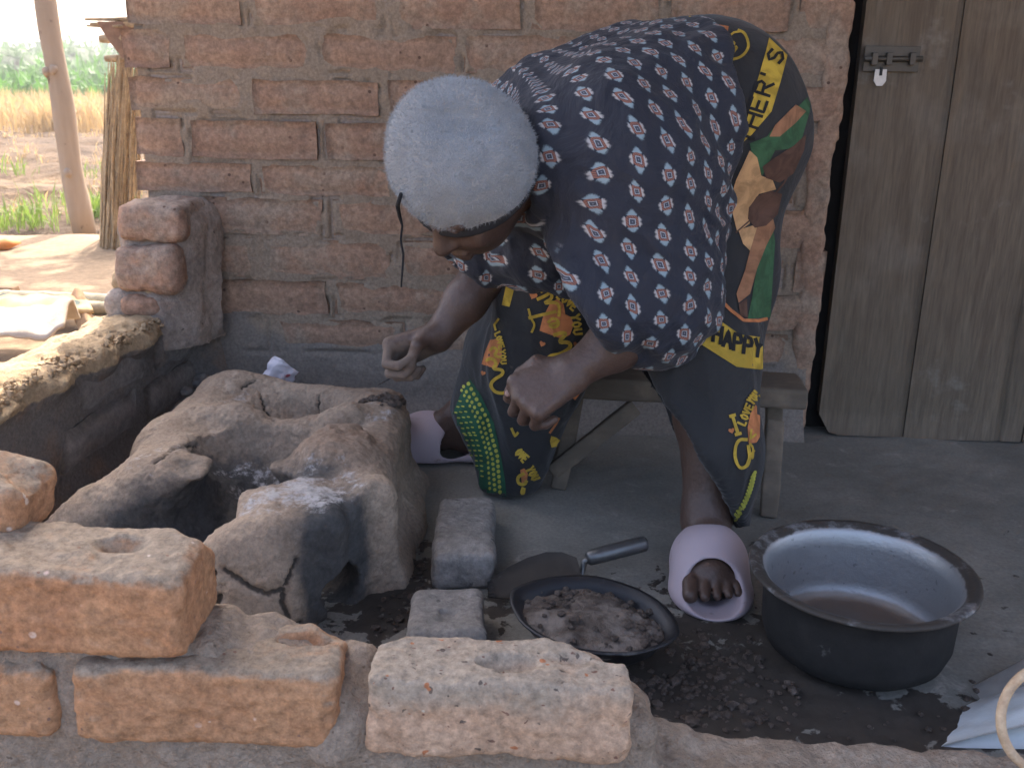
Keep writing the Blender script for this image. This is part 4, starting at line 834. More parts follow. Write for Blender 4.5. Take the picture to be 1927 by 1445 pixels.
c = n.mix(brk, c, n.mix(n.step(m_('SUBTRACT', ayy, m_('MULTIPLY', sk, 1.0)), -.004, .004), (.44, .43, .42), (.25, .34, .38)))
c = n.mix(n.step(m_('MAXIMUM', sq, m_('MULTIPLY', dia, .0125)), .0102, .0098), c, (.30, .125, .085))
das = m_('MULTIPLY', n.step(m_('SINE', m_('MULTIPLY', m_('ADD', x, y), 1500.)), .45, .75), n.step(sq, .0055, .0062)); c = n.mix(m_('MULTIPLY', das, n.step(sq, .0098, .0094)), c, (.05, .04, .05))
c = n.mix(n.step(sq, .0062, .0058), c, (.07, .05, .06)); c = n.mix(n.step(sq, .0054, .0050), c, (.38, .42, .45)); c = n.mix(n.step(sq, .0041, .0037), c, (.05, .06, .085)); c = n.mix(n.step(sq, .0012, .0008), c, (.2, .22, .26))
n.col(c); n.rough(.75); n.b.inputs['Sheen Weight'].default_value = .08; n.bump(n.noise(9, 6, .6, .8), .8, .02); n.bump(n.noise(600, 1), .15, .0006); M_blouse = n.m
blouse = mk('blouse', V, F, M_blouse, person, True, {'pat': pat})

# ---- black printed wrapper skirt
K = Field((-.14, 1.36, .004), (.68, 2.18, .96), .0044)
for s in (-1, 1): K.chain([A(.25, 1.735, .735)+tn*.065*s, A(.290, 1.765, .745)+tn*.06*s, A(.312, 1.775, .712)+tn*.06*s, A(.305, 1.775, .61)+tn*.06*s], [.142, .150, .147, .122], .06)
near = K.like()
near.chain([A(.318, 1.77, .64), A(.328, 1.69, .50), A(.305, 1.60, .36), A(.315, 1.55, .22), A(.345, 1.545, .06)], [.145, .122, .113, .098, .062], .05)
near.plane(UY(1285, 800, 1.52), nrm(A(-.84, -.12, -.55)))
near.plane(UY(1392, 1012, 1.53), A(.1, 0, -1))
inner = np.minimum(near.D, 1); Kn = near.D
Ki = K.like(); Ki.chain([A(.335, 1.72, .60), A(.328, 1.69, .50), A(.305, 1.60, .36), A(.315, 1.55, .22), A(.345, 1.54, -.05)], [.115, .112, .103, .088, .048], .05)
K.chain([A(.36, 1.93, .66), A(.20, 1.93, .55), A(.075, 1.91, .40), A(.015, 1.90, .20)], [.150, .135, .115, .085], .06)
K.chain([A(.20, 1.80, .60), A(.095, 1.775, .47), A(.045, 1.80, .28), A(.005, 1.815, .03)], [.110, .115, .088, .045], .05)
K.chain([A(-.03, 1.85, .30), A(-.048, 1.86, .18), A(-.008, 1.84, .02)], [.06, .060, .040], .04)
h_ = np.maximum(.04-np.abs(K.D-Kn), 0)/.04; K.D = np.minimum(K.D, Kn)-(h_*h_*.01).astype(np.float32)
lowm = (K.ax[2] < .42)[None, None, :]; K.D = np.where(lowm, np.maximum(K.D, -Ki.D), K.D).astype(np.float32)
K.plane(A(0, 0, .018), A(0, 0, -1)); del near, Ki, Kn, inner
V, F = K.mesh(); V = relax(V, F, 2); N = normals(V, F)
f1 = fbm(np.stack([V[:, 0]*11, V[:, 1]*11, V[:, 2]*2.2], 1), 3, 431); f2 = fbm(np.stack([V[:, 0]*30, V[:, 1]*30, V[:, 2]*6], 1), 3, 432)
amp = .3+.7*sst(.60, .30, V[:, 2]); f3 = 1-2.4*np.abs(fbm(np.stack([V[:, 0]*10+V[:, 2]*1.5, V[:, 1]*10, V[:, 2]*1.6-V[:, 0]*2], 1), 3, 433)); V = V+N*(amp*(.010*f1+.003*f2+.009*f3))[:, None]
n = NT('black_wrapper'); n.col(n.mix(n.noise(7, 5), (.017, .018, .019), (.029, .030, .031))); n.rough(.8); n.b.inputs['Sheen Weight'].default_value = .12; n.bump(n.noise(10, 5, .6, .6), .45, .015); n.bump(n.noise(500, 1), .15, .0006); M_wrap = n.m
skirt = mk('wrapper_skirt', V, F, M_wrap, person)
SKB = BVHTree.FromPolygons([tuple(v) for v in V], F.tolist())

# ---- slide sandals
n = NT('pink_foam'); c = n.mix(n.noise(8, 5), (.40, .325, .345), (.48, .40, .425)); c = n.mix(n.step(n.noise(26, 5, .7), .60, .72), c, (.30, .23, .21)); n.col(c); n.rough(.65); n.bump(n.noise(120, 3), .2, .001); M_slide = n.m
def slide(an, dr, sc=1.):
    dr = nrm(dr); sd = nrm(A(-dr[1], dr[0], 0)); o = A(an[0], an[1], 0)
    def q(l, s, z): return o+dr*l*sc+sd*s*sc+A(0, 0, z)
    lo, hi = np.minimum(q(-.12, -.12, -.01), q(.24, .12, .15)), np.maximum(q(-.12, -.12, -.01), q(.24, .12, .15)); lo2 = np.minimum(lo, np.minimum(q(-.12, .12, -.01), q(.24, -.12, .15))); hi2 = np.maximum(hi, np.maximum(q(-.12, .12, -.01), q(.24, -.12, .15)))
    S = Field(lo2, hi2, .0027); R3 = np.stack([dr, sd, A(0, 0, 1)], 1)
    for a_, b_, r0, r1 in ((q(-.035, 0, .014), q(.05, -.002, .014), .043, .046), (q(.05, -.002, .014), q(.12, .004, .014), .046, .056), (q(.12, .004, .014), q(.155, .006, .015), .056, .053)): S.cap(a_, b_, r0, r1, .02, 'add', (A(0, 0, 1), 2.6))
    S.ell(q(.070, .003, .038), (.082, .066, .066), R3, .02); S.ell(q(.13, .004, .02), (.06, .062, .046), R3, .03)           # upper
    # hollow for the foot, toe opening and ankle side
    S.chain([q(-.03, 0, .050), q(.07, 0, .050), q(.15, .003, .040)], [.030, .032, .033], .008, 'sub'); S.ell(q(.060, .003, .038), (.105, .056, .050), R3, .006, 'sub')
    S.ell(q(.178, .004, .047), (.052, .051, .037), R3@rot((0, 1, 0), .45), .006, 'sub'); S.box(q(-.075, 0, .10), (.072, .09, .075), .01, R3@rot((0, 1, 0), -.25), .004, 'sub')
    S.plane(A(0, 0, .003), A(0, 0, -1)); V, F = S.mesh(); V = relax(V, F, 4); return mk('slide_sandal', V, F, M_slide, person)
slide(anN, A(-.12, -1, 0)); slide(anF, A(-1, .18, 0))
# ================================================================== PRINT ON THE WRAPPER (flat cloth print laid on the skirt)
def onto(px, py, lift):
    d = ray(px, py); d = d/np.linalg.norm(d); h = SKB.ray_cast(Vector(CAMP), Vector(d))
    if h[0] is None: return None
    nn = h[1] if h[1].dot(Vector(d)) < 0 else -h[1]
    return np.array(h[0]+nn*lift)
class Print:
    def __init__(s, name, mat, lift): s.name, s.mat, s.lift = name, mat, lift; s.V = []; s.F = []; s.cuts = []
    def face(s, pts):
        q = [onto(x, y, s.lift) for x, y in pts]
        if any(a is None for a in q): return
        q = np.array(q)
        if np.ptp(np.linalg.norm(q-CAMP, axis=1)) > .035: return
        n = len(s.V); s.V += list(q); s.F.append(list(range(n, n+len(q))))
    def line(s, pts, w):
        s.cuts.append((len(s.V), len(s.F)))
        pts = np.array(pts, float); P = [pts[0]]
        for a, b in zip(pts[:-1], pts[1:]):
            k = max(1, int(np.linalg.norm(b-a)/4)); P += [a+(b-a)*(i+1)/k for i in range(k)]
        P = np.array(P); T_ = np.gradient(P, axis=0); T_ /= np.maximum(np.linalg.norm(T_, axis=1), 1e-6)[:, None]; Nn = np.stack([-T_[:, 1], T_[:, 0]], 1)*w/2
        P[0] -= T_[0]*w*.35; P[-1] += T_[-1]*w*.35
        for i in range(len(P)-1): s.face([P[i]-Nn[i], P[i]+Nn[i], P[i+1]+Nn[i+1], P[i+1]-Nn[i+1]])
    def poly(s, pts, step=7):
        s.cuts.append((len(s.V), len(s.F)))
        pts = [Vector(p) for p in pts]; n = len(pts); out = []
        for i in range(n):
            a, b = pts[i], pts[(i+1) % n]; k = max(1, int((b-a).length/step)); out += [a+(b-a)*(j/k) for j in range(k)]
        lo = np.min([p[:] for p in out], 0); hi = np.max([p[:] for p in out], 0); m = len(out); inn = []
        for x in np.arange(lo[0]+step/2, hi[0], step):
            for y in np.arange(lo[1]+step/2, hi[1], step): inn.append(Vector((x, y)))
        r = delaunay_2d_cdt(out+inn, [], [list(range(m))], 1, 1e-4)
        for f in r[2]: s.face([r[0][i][:] for i in f])
    def disc(s, x, y, rx, ry, a=0, k=8):
        s.face([(x+rx*math.cos(t)*math.cos(a)-ry*math.sin(t)*math.sin(a), y+rx*math.cos(t)*math.sin(a)+ry*math.sin(t)*math.cos(a)) for t in np.linspace(0, 2*math.pi, k, endpoint=False)])
    def heart(s, x, y, r, a=0.):
        P = []
        for t in np.linspace(0, 2*math.pi, 18, endpoint=False):
            u, v = .062*16*math.sin(t)**3, -.062*(13*math.cos(t)-5*math.cos(2*t)-2*math.cos(3*t)-math.cos(4*t)); P.append((x+r*(u*math.cos(a)-v*math.sin(a)), y+r*(u*math.sin(a)+v*math.cos(a))))
        s.poly(P, max(4, r/3))
    def build(s, stuff=False):
        if not s.V: return
        if stuff: return tag(mk(s.name, np.array(s.V), s.F, s.mat, skirt, True), kind='stuff')
        for a, b in zip(s.cuts, s.cuts[1:]+[(len(s.V), len(s.F))]):
            if b[1] > a[1]: mk(s.name, np.array(s.V[a[0]:b[0]]), [[i-a[0] for i in f] for f in s.F[a[1]:b[1]]], s.mat, skirt, True)
GL = {'H': [[(0, 0), (0, 1)], [(.7, 0), (.7, 1)], [(0, .5), (.7, .5)]], 'A': [[(0, 0), (.35, 1), (.7, 0)], [(.15, .35), (.55, .35)]], 'P': [[(0, 0), (0, 1), (.5, 1), (.65, .8), (.6, .55), (0, .48)]],
      'Y': [[(0, 1), (.32, .5), (.65, 1)], [(.32, .5), (.3, 0)]], 'T': [[(0, 1), (.7, 1)], [(.35, 1), (.35, 0)]], 'E': [[(.6, 0), (0, 0), (0, 1), (.6, 1)], [(0, .5), (.5, .5)]],
      'R': [[(0, 0), (0, 1), (.5, 1), (.65, .8), (.55, .55), (0, .5)], [(.3, .5), (.7, 0)]], "'": [[(.1, 1), (.1, .75)]], 'S': [[(.6, .85), (.3, 1), (.02, .8), (.2, .55), (.5, .45), (.62, .2), (.3, 0), (0, .15)]],
      'I': [[(.25, 0), (.25, 1)], [(0, 1), (.5, 1)], [(0, 0), (.5, 0)]], 'L': [[(0, 1), (0, 0), (.5, 0)]], 'O': [[(.3, 1), (.02, .7), (.05, .25), (.3, 0), (.58, .25), (.6, .7), (.3, 1)]],
      'V': [[(0, 1), (.3, 0), (.62, 1)]], 'U': [[(0, 1), (.02, .2), (.3, 0), (.58, .2), (.6, 1)]], 'N': [[(0, 0), (0, 1), (.6, 0), (.6, 1)]]}
def text(pr, s, p0, p1, h, w, upv=None, bend=0.):
    """letters along p0-p1 in the cloth, h tall"""
    p0, p1 = np.array(p0, float), np.array(p1, float); d = p1-p0; L = np.linalg.norm(d); d /= L; u = np.array(upv, float) if upv is not None else np.array([d[1], -d[0]]); u = u/np.linalg.norm(u)
    adv = L/len(s)
    for i, ch in enumerate(s):
        if ch not in GL: continue
        for st in GL[ch]:
            pr.line([p0+d*(i*adv+x*adv*1.05)+u*(y*h)+u*bend*(1-(2*(i+.5)/len(s)-1)**2) for x, y in st], w)
def soft(p):
    p = np.array(p, float)
    for _ in range(2):
        if len(p) > 3: a, b = p[:-1], p[1:]; q = np.empty((2*len(a), 2)); q[0::2] = a*.75+b*.25; q[1::2] = a*.25+b*.75; p = np.concatenate([p[:1], q, p[-1:]])
    return p
def K7(*p): return [(880+x*.318, 500+y*.318) for x, y in p]
def K8(*p): return [(1240+x*.429, 560+y*.429) for x, y in p]
def K4(*p): return [(1200+x*.429, 0+y*.429) for x, y in p]
def cloth(name, c): n = NT(name); n.col(n.mix(n.step(n.noise(32, 5, .6, .8), .35, .65), tuple(.62*q for q in c), c)); n.rough(.85); return n.m
C_y = cloth('print_yellow', (.58, .40, .055)); C_o = cloth('print_orange', (.58, .22, .085)); C_b = cloth('print_black', (.022, .022, .022)); C_g = cloth('print_green', (.022, .095, .05)); C_g2 = cloth('print_leaf', (.05, .13, .06)); C_p = cloth('print_peach', (.60, .36, .17)); C_n = cloth('print_brown', (.12, .065, .045)); C_t = cloth('print_tan', (.34, .17, .09)); C_l = cloth('print_lime', (.42, .42, .07))
band = Print('yellow_band', C_y, .0012); let = Print('black_lettering', C_b, .0024); yl = Print('yellow_lettering', C_y, .0026); orr = Print('orange_heart', C_o, .0014); tr_ = Print('orange_trim', C_o, .0016)
band.poly([(1337, 592), (1392, 630), (1460, 638), (1452, 698), (1385, 690), (1319, 648)]); text(let, 'HAPPY', (1341, 640), (1436, 673), 30, 7, (.10, -1), -5)
tr_.line([(1318, 528), (1345, 555), (1375, 585), (1398, 603), (1425, 604), (1452, 597)], 6); tr_.line([(1180, 673), (1140, 692), (1105, 716), (1080, 748)], 7)
band.poly(K4((575, 168), (655, 245), (625, 360), (585, 490), (500, 590), (412, 668), (468, 560), (525, 350), (560, 230))); text(let, "THER'S", (1413, 272), (1479, 92), 29, 5.5, (-1, -.32), 0)
# printed picture: generic figures in peach, brown and green
pg = Print('print_leaves', C_g2, .0012); pp = Print('print_peach_cloth', C_p, .0014); pn_ = Print('print_figure', C_n, .0018); pt = Print('print_tan_cloth', C_t, .0016)
pg.poly(K4((565, 600), (610, 540), (700, 470), (755, 415), (752, 490), (720, 600), (690, 650), (600, 660), (545, 770), (510, 720), (490, 630))); pg.poly(K4((590, 1000), (600, 1060), (580, 1390), (480, 1400), (500, 1300), (520, 1180)))
pt.poly(K4((600, 550), (690, 460), (735, 490), (690, 540), (620, 600), (575, 600))); pp.poly(K4((490, 660), (522, 690), (540, 770), (590, 790), (605, 830), (530, 850), (485, 910), (490, 980), (435, 1020), (402, 880), (430, 790)))
pp.poly(K4((440, 1010), (500, 990), (540, 1010), (495, 1105), (460, 1070))); pn_.poly(K4((600, 690), (680, 640), (735, 590), (725, 660), (680, 760), (620, 800), (560, 780), (545, 730)))
pn_.poly(K4((485, 910), (520, 860), (580, 835), (630, 850), (610, 940), (560, 990), (510, 1000), (480, 960))); pt.poly(K4((520, 1000), (590, 955), (600, 1000), (560, 1080), (520, 1180), (490, 1290), (440, 1330), (430, 1290), (470, 1180), (490, 1100))); pn_.poly(K4((440, 1335), (475, 1310), (480, 1395), (445, 1385)))
pn_.line(K4((700, 680), (640, 800), (540, 920), (430, 1020)), 3)
# script, hearts and small words
for L_, w in (([(205, 80), (260, 90), (300, 100), (290, 115), (240, 105)], 5), ([(250, 120), (285, 150), (270, 165), (310, 190), (335, 205)], 5), ([(440, 140), (465, 150), (480, 180), (485, 215), (460, 250), (420, 268), (370, 262), (350, 285)], 5), ([(385, 210), (430, 185), (400, 230), (440, 205), (410, 245)], 5), ([(395, 170), (420, 150), (450, 145)], 4)): yl.line(soft(K4(*L_)), w)
orr.poly(K4((265, 115), (300, 125), (345, 110), (398, 120), (390, 165), (360, 205), (310, 180)))
for L_, w in (([(360, 125), (370, 85), (420, 62), (475, 68), (500, 95), (480, 130), (440, 150)], 6), ([(420, 195), (470, 172), (492, 152), (505, 190), (445, 222), (520, 210), (545, 235), (540, 290)], 6), ([(370, 305), (520, 268)], 6), ([(365, 255), (378, 310), (402, 345), (382, 388)], 4), ([(480, 330), (500, 305), (535, 315), (540, 350), (505, 365), (480, 345), (538, 332)], 5), ([(515, 405), (560, 390), (585, 400), (530, 450), (600, 445), (608, 480), (545, 520), (485, 528), (465, 575), (478, 605)], 7),
              ([(140, 500), (160, 480), (185, 500), (160, 530), (190, 540)], 5), ([(115, 560), (150, 545), (180, 575), (150, 610), (210, 612), (215, 640), (160, 670), (138, 705), (165, 745), (215, 752), (240, 735)], 6), ([(190, 315), (165, 350), (172, 380)], 4), ([(262, 960), (282, 1005), (298, 985)], 5), ([(330, 1225), (295, 1245), (300, 1285), (335, 1290), (345, 1270)], 6), ([(325, 1310), (315, 1340), (330, 1345), (332, 1315)], 5)): yl.line(soft(K7(*L_)), w)
text(yl, 'I', K7((545, 88))[0], K7((585, 20))[0], 20, 6, (-.75, -.5)); text(yl, 'LOVE', K7((528, 185))[0], K7((632, 268))[0], 15, 4.5); text(yl, 'YOU', K7((612, 290))[0], K7((628, 420))[0], 15, 4.5, (1, -.15)); text(yl, 'LOVE', K7((168, 405))[0], K7((195, 500))[0], 10, 3.5, (.8, -.4)); text(yl, 'YOU', K7((195, 500))[0], K7((202, 590))[0], 10, 3.5, (.9, -.1))
text(yl, 'OVE', K7((280, 1110))[0], K7((335, 1165))[0], 14, 4.5); text(yl, 'YOU', K7((345, 1200))[0], K7((385, 1275))[0], 14, 4.5, (.9, -.4)); text(yl, 'N', K7((520, 1130))[0], K7((625, 1055))[0], 36, 11, (-.2, -1))
orr.poly(K7((428, 382), (448, 300), (490, 220), (530, 195), (568, 225), (577, 285), (610, 300), (627, 345), (605, 405), (560, 432))); orr.poly(K7((85, 582), (108, 505), (138, 440), (180, 430), (207, 470), (203, 545), (172, 610))); orr.poly(K7((312, 1205), (335, 1195), (355, 1225), (350, 1275), (320, 1285)))
for x, y, r in ((390, 175, 8), (443, 460, 6), (95, 635, 5), (640, 465, 6)): q = K7((x, y))[0]; orr.heart(q[0], q[1], r, .4)
band.poly(K7((235, 100), (290, 92), (250, 243), (205, 232))); tr_.line(K7((485, 985), (520, 935), (540, 900)), 4)
text(yl, 'I', K8((335, 600))[0], K8((372, 590))[0], 36, 6, (-.32, -1)); text(yl, 'LOVE', K8((372, 562))[0], K8((412, 470))[0], 14, 4, (-.8, -.4)); text(yl, 'YOU', K8((408, 470))[0], K8((442, 425))[0], 15, 4, (-.7, -.6))
orr.poly(K8((398, 510), (420, 470), (440, 480), (440, 610), (425, 635), (392, 640), (386, 570))); q = K8((317, 583))[0]; orr.heart(q[0], q[1], 6, -.2)
for L_, w in (([(380, 622), (350, 620), (332, 650), (328, 700), (348, 745), (380, 742), (395, 700), (388, 650)], 6), ([(395, 640), (410, 660), (405, 710), (395, 690), (412, 670)], 4), ([(400, 580), (395, 620), (420, 600)], 4)): yl.line(soft(K8(*L_)), w)
# green border with dots
gb = Print('green_border', C_g, .0012); dots = Print('yellow_dots', C_l, .0022)
gb.poly([(885, 713), (905, 742), (930, 795), (943, 855), (951, 905), (954, 948), (932, 951), (908, 922), (888, 885), (866, 838), (850, 785), (866, 745)])
for k in range(24):
    t = k/23; ex = np.interp(t, [0, .3, .6, 1], [890, 925, 944, 950]); ey = 722+t*222; lx = np.interp(t, [0, .2, .45, .7, 1], [868, 852, 862, 890, 932])
    for j in range(3):
        x = ex-7-j*9
        if x > lx+3: dots.disc(x, ey+(j % 2)*4+j*1.5, 3.6-.5*j, 3.9-.4*j)
    x = ex-38
    while x > lx+6: dots.disc(x, ey+(ex-x)*.10*(1 if t < .4 else -.2), 3.4, 1.5, .2); x -= 9
for k in range(20):
    t = k/19; x0 = 1421-t*42+4*math.sin(t*5); y0 = 888+t*120
    for j in range(3): dots.disc(x0-j*8*(.4+.6*t)-2, y0+j*4, 3.2-.6*j, 4.2-.8*j, .4)
for p_ in (band, let, yl, orr, tr_, pg, pp, pn_, pt, gb, dots): p_.build(p_ in (let, yl, dots))
# ================================================================== OUTDOORS, BEYOND THE SIDE WALL
n = NT('pole_wood'); gv = n.stretch(n.obj, (10, 10, 1.5)); g1 = n.noise(2.5, 6, .6, .4, gv); c = n.mix(g1, (.29, .21, .14), (.42, .33, .24)); c = n.mix(n.step(n.noise(7, 4), .62, .7), c, (.13, .09, .06)); n.col(c); n.rough(.85); n.bump(g1, .5, .01); n.bump(n.noise(20, 4), .4, .006)
b0 = UZ(160, 428, -.06); b1 = UY(80, -40, b0[1]); b1 = b1+(b1-b0)*.9; ts = np.linspace(0, 1, 22); side = nrm(np.cross(b1-b0, A(0, 1, 0)))
pts = [b0+(b1-b0)*t+side*(.018*math.sin(t*7)+.010*math.sin(t*17))-A(0, 0, .1*(t == 0)) for t in ts]
pole = tag(empty('wooden_pole', b0), 'leaning bare wooden pole standing in the sunlit yard', 'pole')
mk('trunk', *tube(pts, [.066-.018*t+.003*math.sin(t*31) for t in ts], 18), n.m, pole)
for t, an in ((.335, .5), (.34, 1.3), (.60, .2), (.12, 1.0)):
    q = b0+(b1-b0)*t+side*(.018*math.sin(t*7)); d = nrm(A(math.cos(an+3.6), math.sin(an+3.6), .1)); mk('knot', *lump(q+d*.062, (.024, .022, .03), int(t*100), 2), n.m, pole)

# ---- reed shelter behind the house corner
M_reed = earth('dry_reed', (.33, .23, .125), (.46, .34, .20), (.22, .15, .09), sc=9, bump=.4, bd=.004, fine=60)
sh = tag(empty('reed_shelter', (-2.05, 5.2, -.05)), 'brown reed shelter with straggling roof sticks at the wall corner', 'shelter')
rd = []
for k in range(150):
    px = random.triangular(203, 275, 236); Y = random.uniform(5.0, 5.35); top = UY(px+random.uniform(-14, 10), random.uniform(95, 175), Y+random.uniform(-.1, .15)); bot = UY(px-18+random.uniform(-9, 10), 452, Y); bot[2] = -.06
    mid = (top+bot)/2+A(random.uniform(-.03, .03), 0, 0); rd.append(tube([bot, mid, top], [.007, .006, .0022], 4, False))
tag(mk('reeds', *merge(rd), M_reed, sh), kind='stuff')
for (a, b, r) in (((160, 37), (262, 35), .009), ((170, 46), (262, 42), .011), ((163, 49), (230, 50), .007), ((188, 74), (262, 70), .026), ((198, 111), (262, 108), .020), ((185, 44), (262, 48), .012)):
    mk('rafter', *tube([UY(*a, 5.15), UY((a[0]+b[0])/2, (a[1]+b[1])/2+1, 5.15), UY(*b, 5.1)], [r*.7, r, r], 8), M_reed, sh)
V = np.array([UY(183, 42, 5.12), UY(262, 40, 5.12), UY(262, 135, 5.12), UY(228, 108, 5.12), UY(208, 82, 5.12), UY(192, 58, 5.12)]); V = np.concatenate([V, V+A(0, .12, 0)])
mk('gable_board', V, [[5, 4, 3, 2, 1, 0], [6, 7, 8, 9, 10, 11]]+[[i, (i+1) % 6, 6+(i+1) % 6, 6+i] for i in range(6)], earth('old_board', (.20, .11, .07), (.30, .18, .11), None, sc=6, fine=40), sh, False)
for s in (0, 1): mk('post', *tube([A(-2.0+s*1.0, 5.45, -.1), A(-2.02+s*1.0, 5.45, 1.2)], [.04, .035], 8), M_reed, sh)

# ---- mats, poles and scraps lying in the yard behind the side wall
M_bam = earth('bamboo', (.40, .34, .22), (.50, .43, .29), None, sc=12, rough=.6, bump=.2, fine=60)
def lay(px, py, z): return UZ(px, py, z)
for (a, b, r, lab) in (((-60, 556), (230, 566), .030, 'thick bamboo pole lying nearest the sunlit sand'), ((-60, 568), (230, 577), .026, 'bamboo pole lying just in front of the thick bamboo pole')):
    pa, pb = UZ(*a, -.02), UZ(*b, -.02); ts = np.linspace(0, 1, 25); tag(mk('bamboo_pole', *tube([pa+(pb-pa)*t+A(0, 0, r-.035) for t in ts], [r*(1.12 if i % 6 == 0 else 1) for i in range(25)], 10), M_bam), lab, 'pole', 'bamboo poles in the yard')
pa, pb = UY(168, 622, 3.25), UY(140, 556, 3.45); d = nrm(pb-pa); tag(mk('wooden_block', *rbox((pa+pb)/2, (np.linalg.norm(pb-pa)/2, .035, .016), .012, np.stack([d, nrm(np.cross(d, A(0, 1, 0))), nrm(np.cross(d, np.cross(d, A(0, 1, 0))))], 1), 2, 3, .004, 12), earth('block_wood', (.33, .2, .11), (.45, .3, .17), None, sc=10, fine=60)), 'round ended brown wooden stick leaning on the bamboo poles', 'wood')
def cloth_strip(name, corners, mat, amp, label, cat, seed, th=.01):
    nu, nv = 30, 16; a, b, c, d = [np.asarray(q) for q in corners]; U_, V_ = np.meshgrid(np.linspace(0, 1, nu), np.linspace(0, 1, nv), indexing='ij'); U3, V3 = U_[..., None], V_[..., None]
    P = (a*(1-U3)+b*U3)*(1-V3)+(d*(1-U3)+c*U3)*V3; P = P+A(0, 0, 1)*(amp*np.sin(np.pi*V_)+amp*.6*fbm(np.stack([U_*5, V_*3, U_*0+seed], -1), 3, seed))[..., None]
    o = mk(name, P.reshape(-1, 3), gridmesh(nu, nv), mat); s = o.modifiers.new('s', 'SOLIDIFY'); s.thickness = th; return tag(o, label, cat)
n = NT('printed_mat'); v = n.vor(5.5); n.col(n.mix(n.step(v, .30, .26), n.mix(n.noise(10, 4), (.50, .33, .15), (.58, .41, .21)), (.07, .10, .085))); n.rough(.8); n.bump(n.noise(30, 4), .4, .006)
cloth_strip('printed_mat', (UY(-70, 606, 3.2), UY(176, 584, 3.3), UY(150, 560, 3.5), UY(-70, 556, 3.45)), n.m, .03, 'tan printed mat with dark green spots heaped beyond the side wall', 'mat', 5)
n = NT('pale_sack'); n.col(n.mix(n.noise(14, 5), (.40, .33, .26), (.55, .47, .39))); n.rough(.85); n.bump(n.noise(30, 5), .6, .01)
cloth_strip('pale_sack', (UY(-80, 640, 2.75), UY(120, 622, 2.8), UY(150, 585, 3.15), UY(-80, 590, 3.1)), n.m, .05, 'crumpled pale sack lying behind the sunlit side wall top', 'sack', 9)
tag(mk('orange_leaf', *tube([UZ(-20, 466, -.03), UZ(10, 461, -.02), UZ(38, 457, -.03)], [.02, .03, .006], 8), flat('orange_husk', (.62, .23, .06), .7)), 'bright orange husk lying on the sand at the left edge', 'husk')
tag(mk('brown_chunk', *rbox(UZ(8, 552, -.02), (.05, .03, .03), .008, None, 1, 2, .006, 20), earth('chunk', (.3, .2, .12), (.4, .28, .18), None)), 'small brown clod at the left edge by the bamboo', 'clod')

# ---- grasses (countless): dry tufts, green tufts, standing crop
def blades(roots, hts, wid, lean, seed, curve=.35):
    R = np.random.default_rng(seed); m = len(roots); az = R.uniform(0, 2*np.pi, m); out = np.stack([np.cos(az), np.sin(az), 0*az], 1); side = np.stack([-np.sin(az+R.normal(0, .6, m)), np.cos(az), 0*az], 1)
    ln = lean*R.uniform(.2, 1.3, m); h = hts; p0 = roots; p1 = p0+np.array([0, 0, 1])*(h*.55)[:, None]+out*(h*ln*.35)[:, None]; p2 = p0+np.array([0, 0, 1])*(h*(1-curve*ln))[:, None]+out*(h*ln)[:, None]
    w_ = (wid*R.uniform(.6, 1.3, m))[:, None]; V = np.stack([p0-side*w_*.6, p0+side*w_*.6, p1+side*w_, p1-side*w_, p2], 1).reshape(-1, 3); b_ = np.arange(m)[:, None]*5
    return V, np.concatenate([b_+[0, 1, 2], b_+[0, 2, 3], b_+[3, 2, 4]])
def leafmat(name, a, b, tr=.35, sc=1.5):
    n = NT(name); c = n.mix(n.noise(sc, 4), a, b); n.col(c); n.rough(.6); t = n.node('ShaderNodeBsdfTranslucent'); n.put(t.inputs[0], c); mx = n.node('ShaderNodeMixShader'); mx.inputs[0].default_value = tr
    n.t.links.new(n.b.outputs[0], mx.inputs[1]); n.t.links.new(t.outputs[0], mx.inputs[2]); n.t.links.new(mx.outputs[0], n.t.nodes['Material Output'].inputs[0]); return n.m
G_dry = leafmat('dry_grass', (.35, .23, .10), (.48, .34, .16), .4, 3); G_green = leafmat('green_grass', (.10, .17, .03), (.20, .28, .06), .45, 4); G_crop = leafmat('crop_leaf', (.035, .115, .012), (.08, .19, .024), .45, .5); G_palm = leafmat('palm_leaf', (.035, .08, .025), (.07, .13, .04), .3, 1)
R_ = np.random.default_rng(31)
def wedge(m, y0, y1, z, a0=-.72, a1=-.34, pw=1.):
    Y = y0+(y1-y0)*R_.uniform(0, 1, m)**pw; X = Y*R_.uniform(a0, a1, m); return np.stack([X, Y, np.full(m, z)], 1)
cl = wedge(60, 16.5, 24, -.14); rt_ = np.repeat(cl, 150, 0)+R_.normal(0, 1, (60*150, 3))*[.30, .30, 0]; V, F = blades(rt_, R_.uniform(.35, .85, len(rt_)), .010, .5, 1)
tag(mk('dry_grass', V, F, G_dry, None, False), 'band of tall straw coloured dry grass behind the tilled soil', 'grass', kind='stuff')
cl = wedge(70, 6.2, 16, -.12); rt_ = np.repeat(cl, 16, 0)+R_.normal(0, 1, (70*16, 3))*[.12, .12, 0]; V, F = blades(rt_, R_.uniform(.06, .22, len(rt_)), .006, .7, 2)
tag(mk('stubble', V, F, G_dry, None, False), 'short dry stubble scattered over the tilled soil', 'stubble', kind='stuff')
tufts = [UZ(195, 412, -.1), UZ(205, 408, -.1), UZ(185, 416, -.1), UZ(30, 432, -.08), UZ(65, 428, -.08), UZ(50, 422, -.08), UZ(8, 430, -.08), UZ(90, 395, -.1), UZ(185, 335, -.1), UZ(25, 330, -.1)]
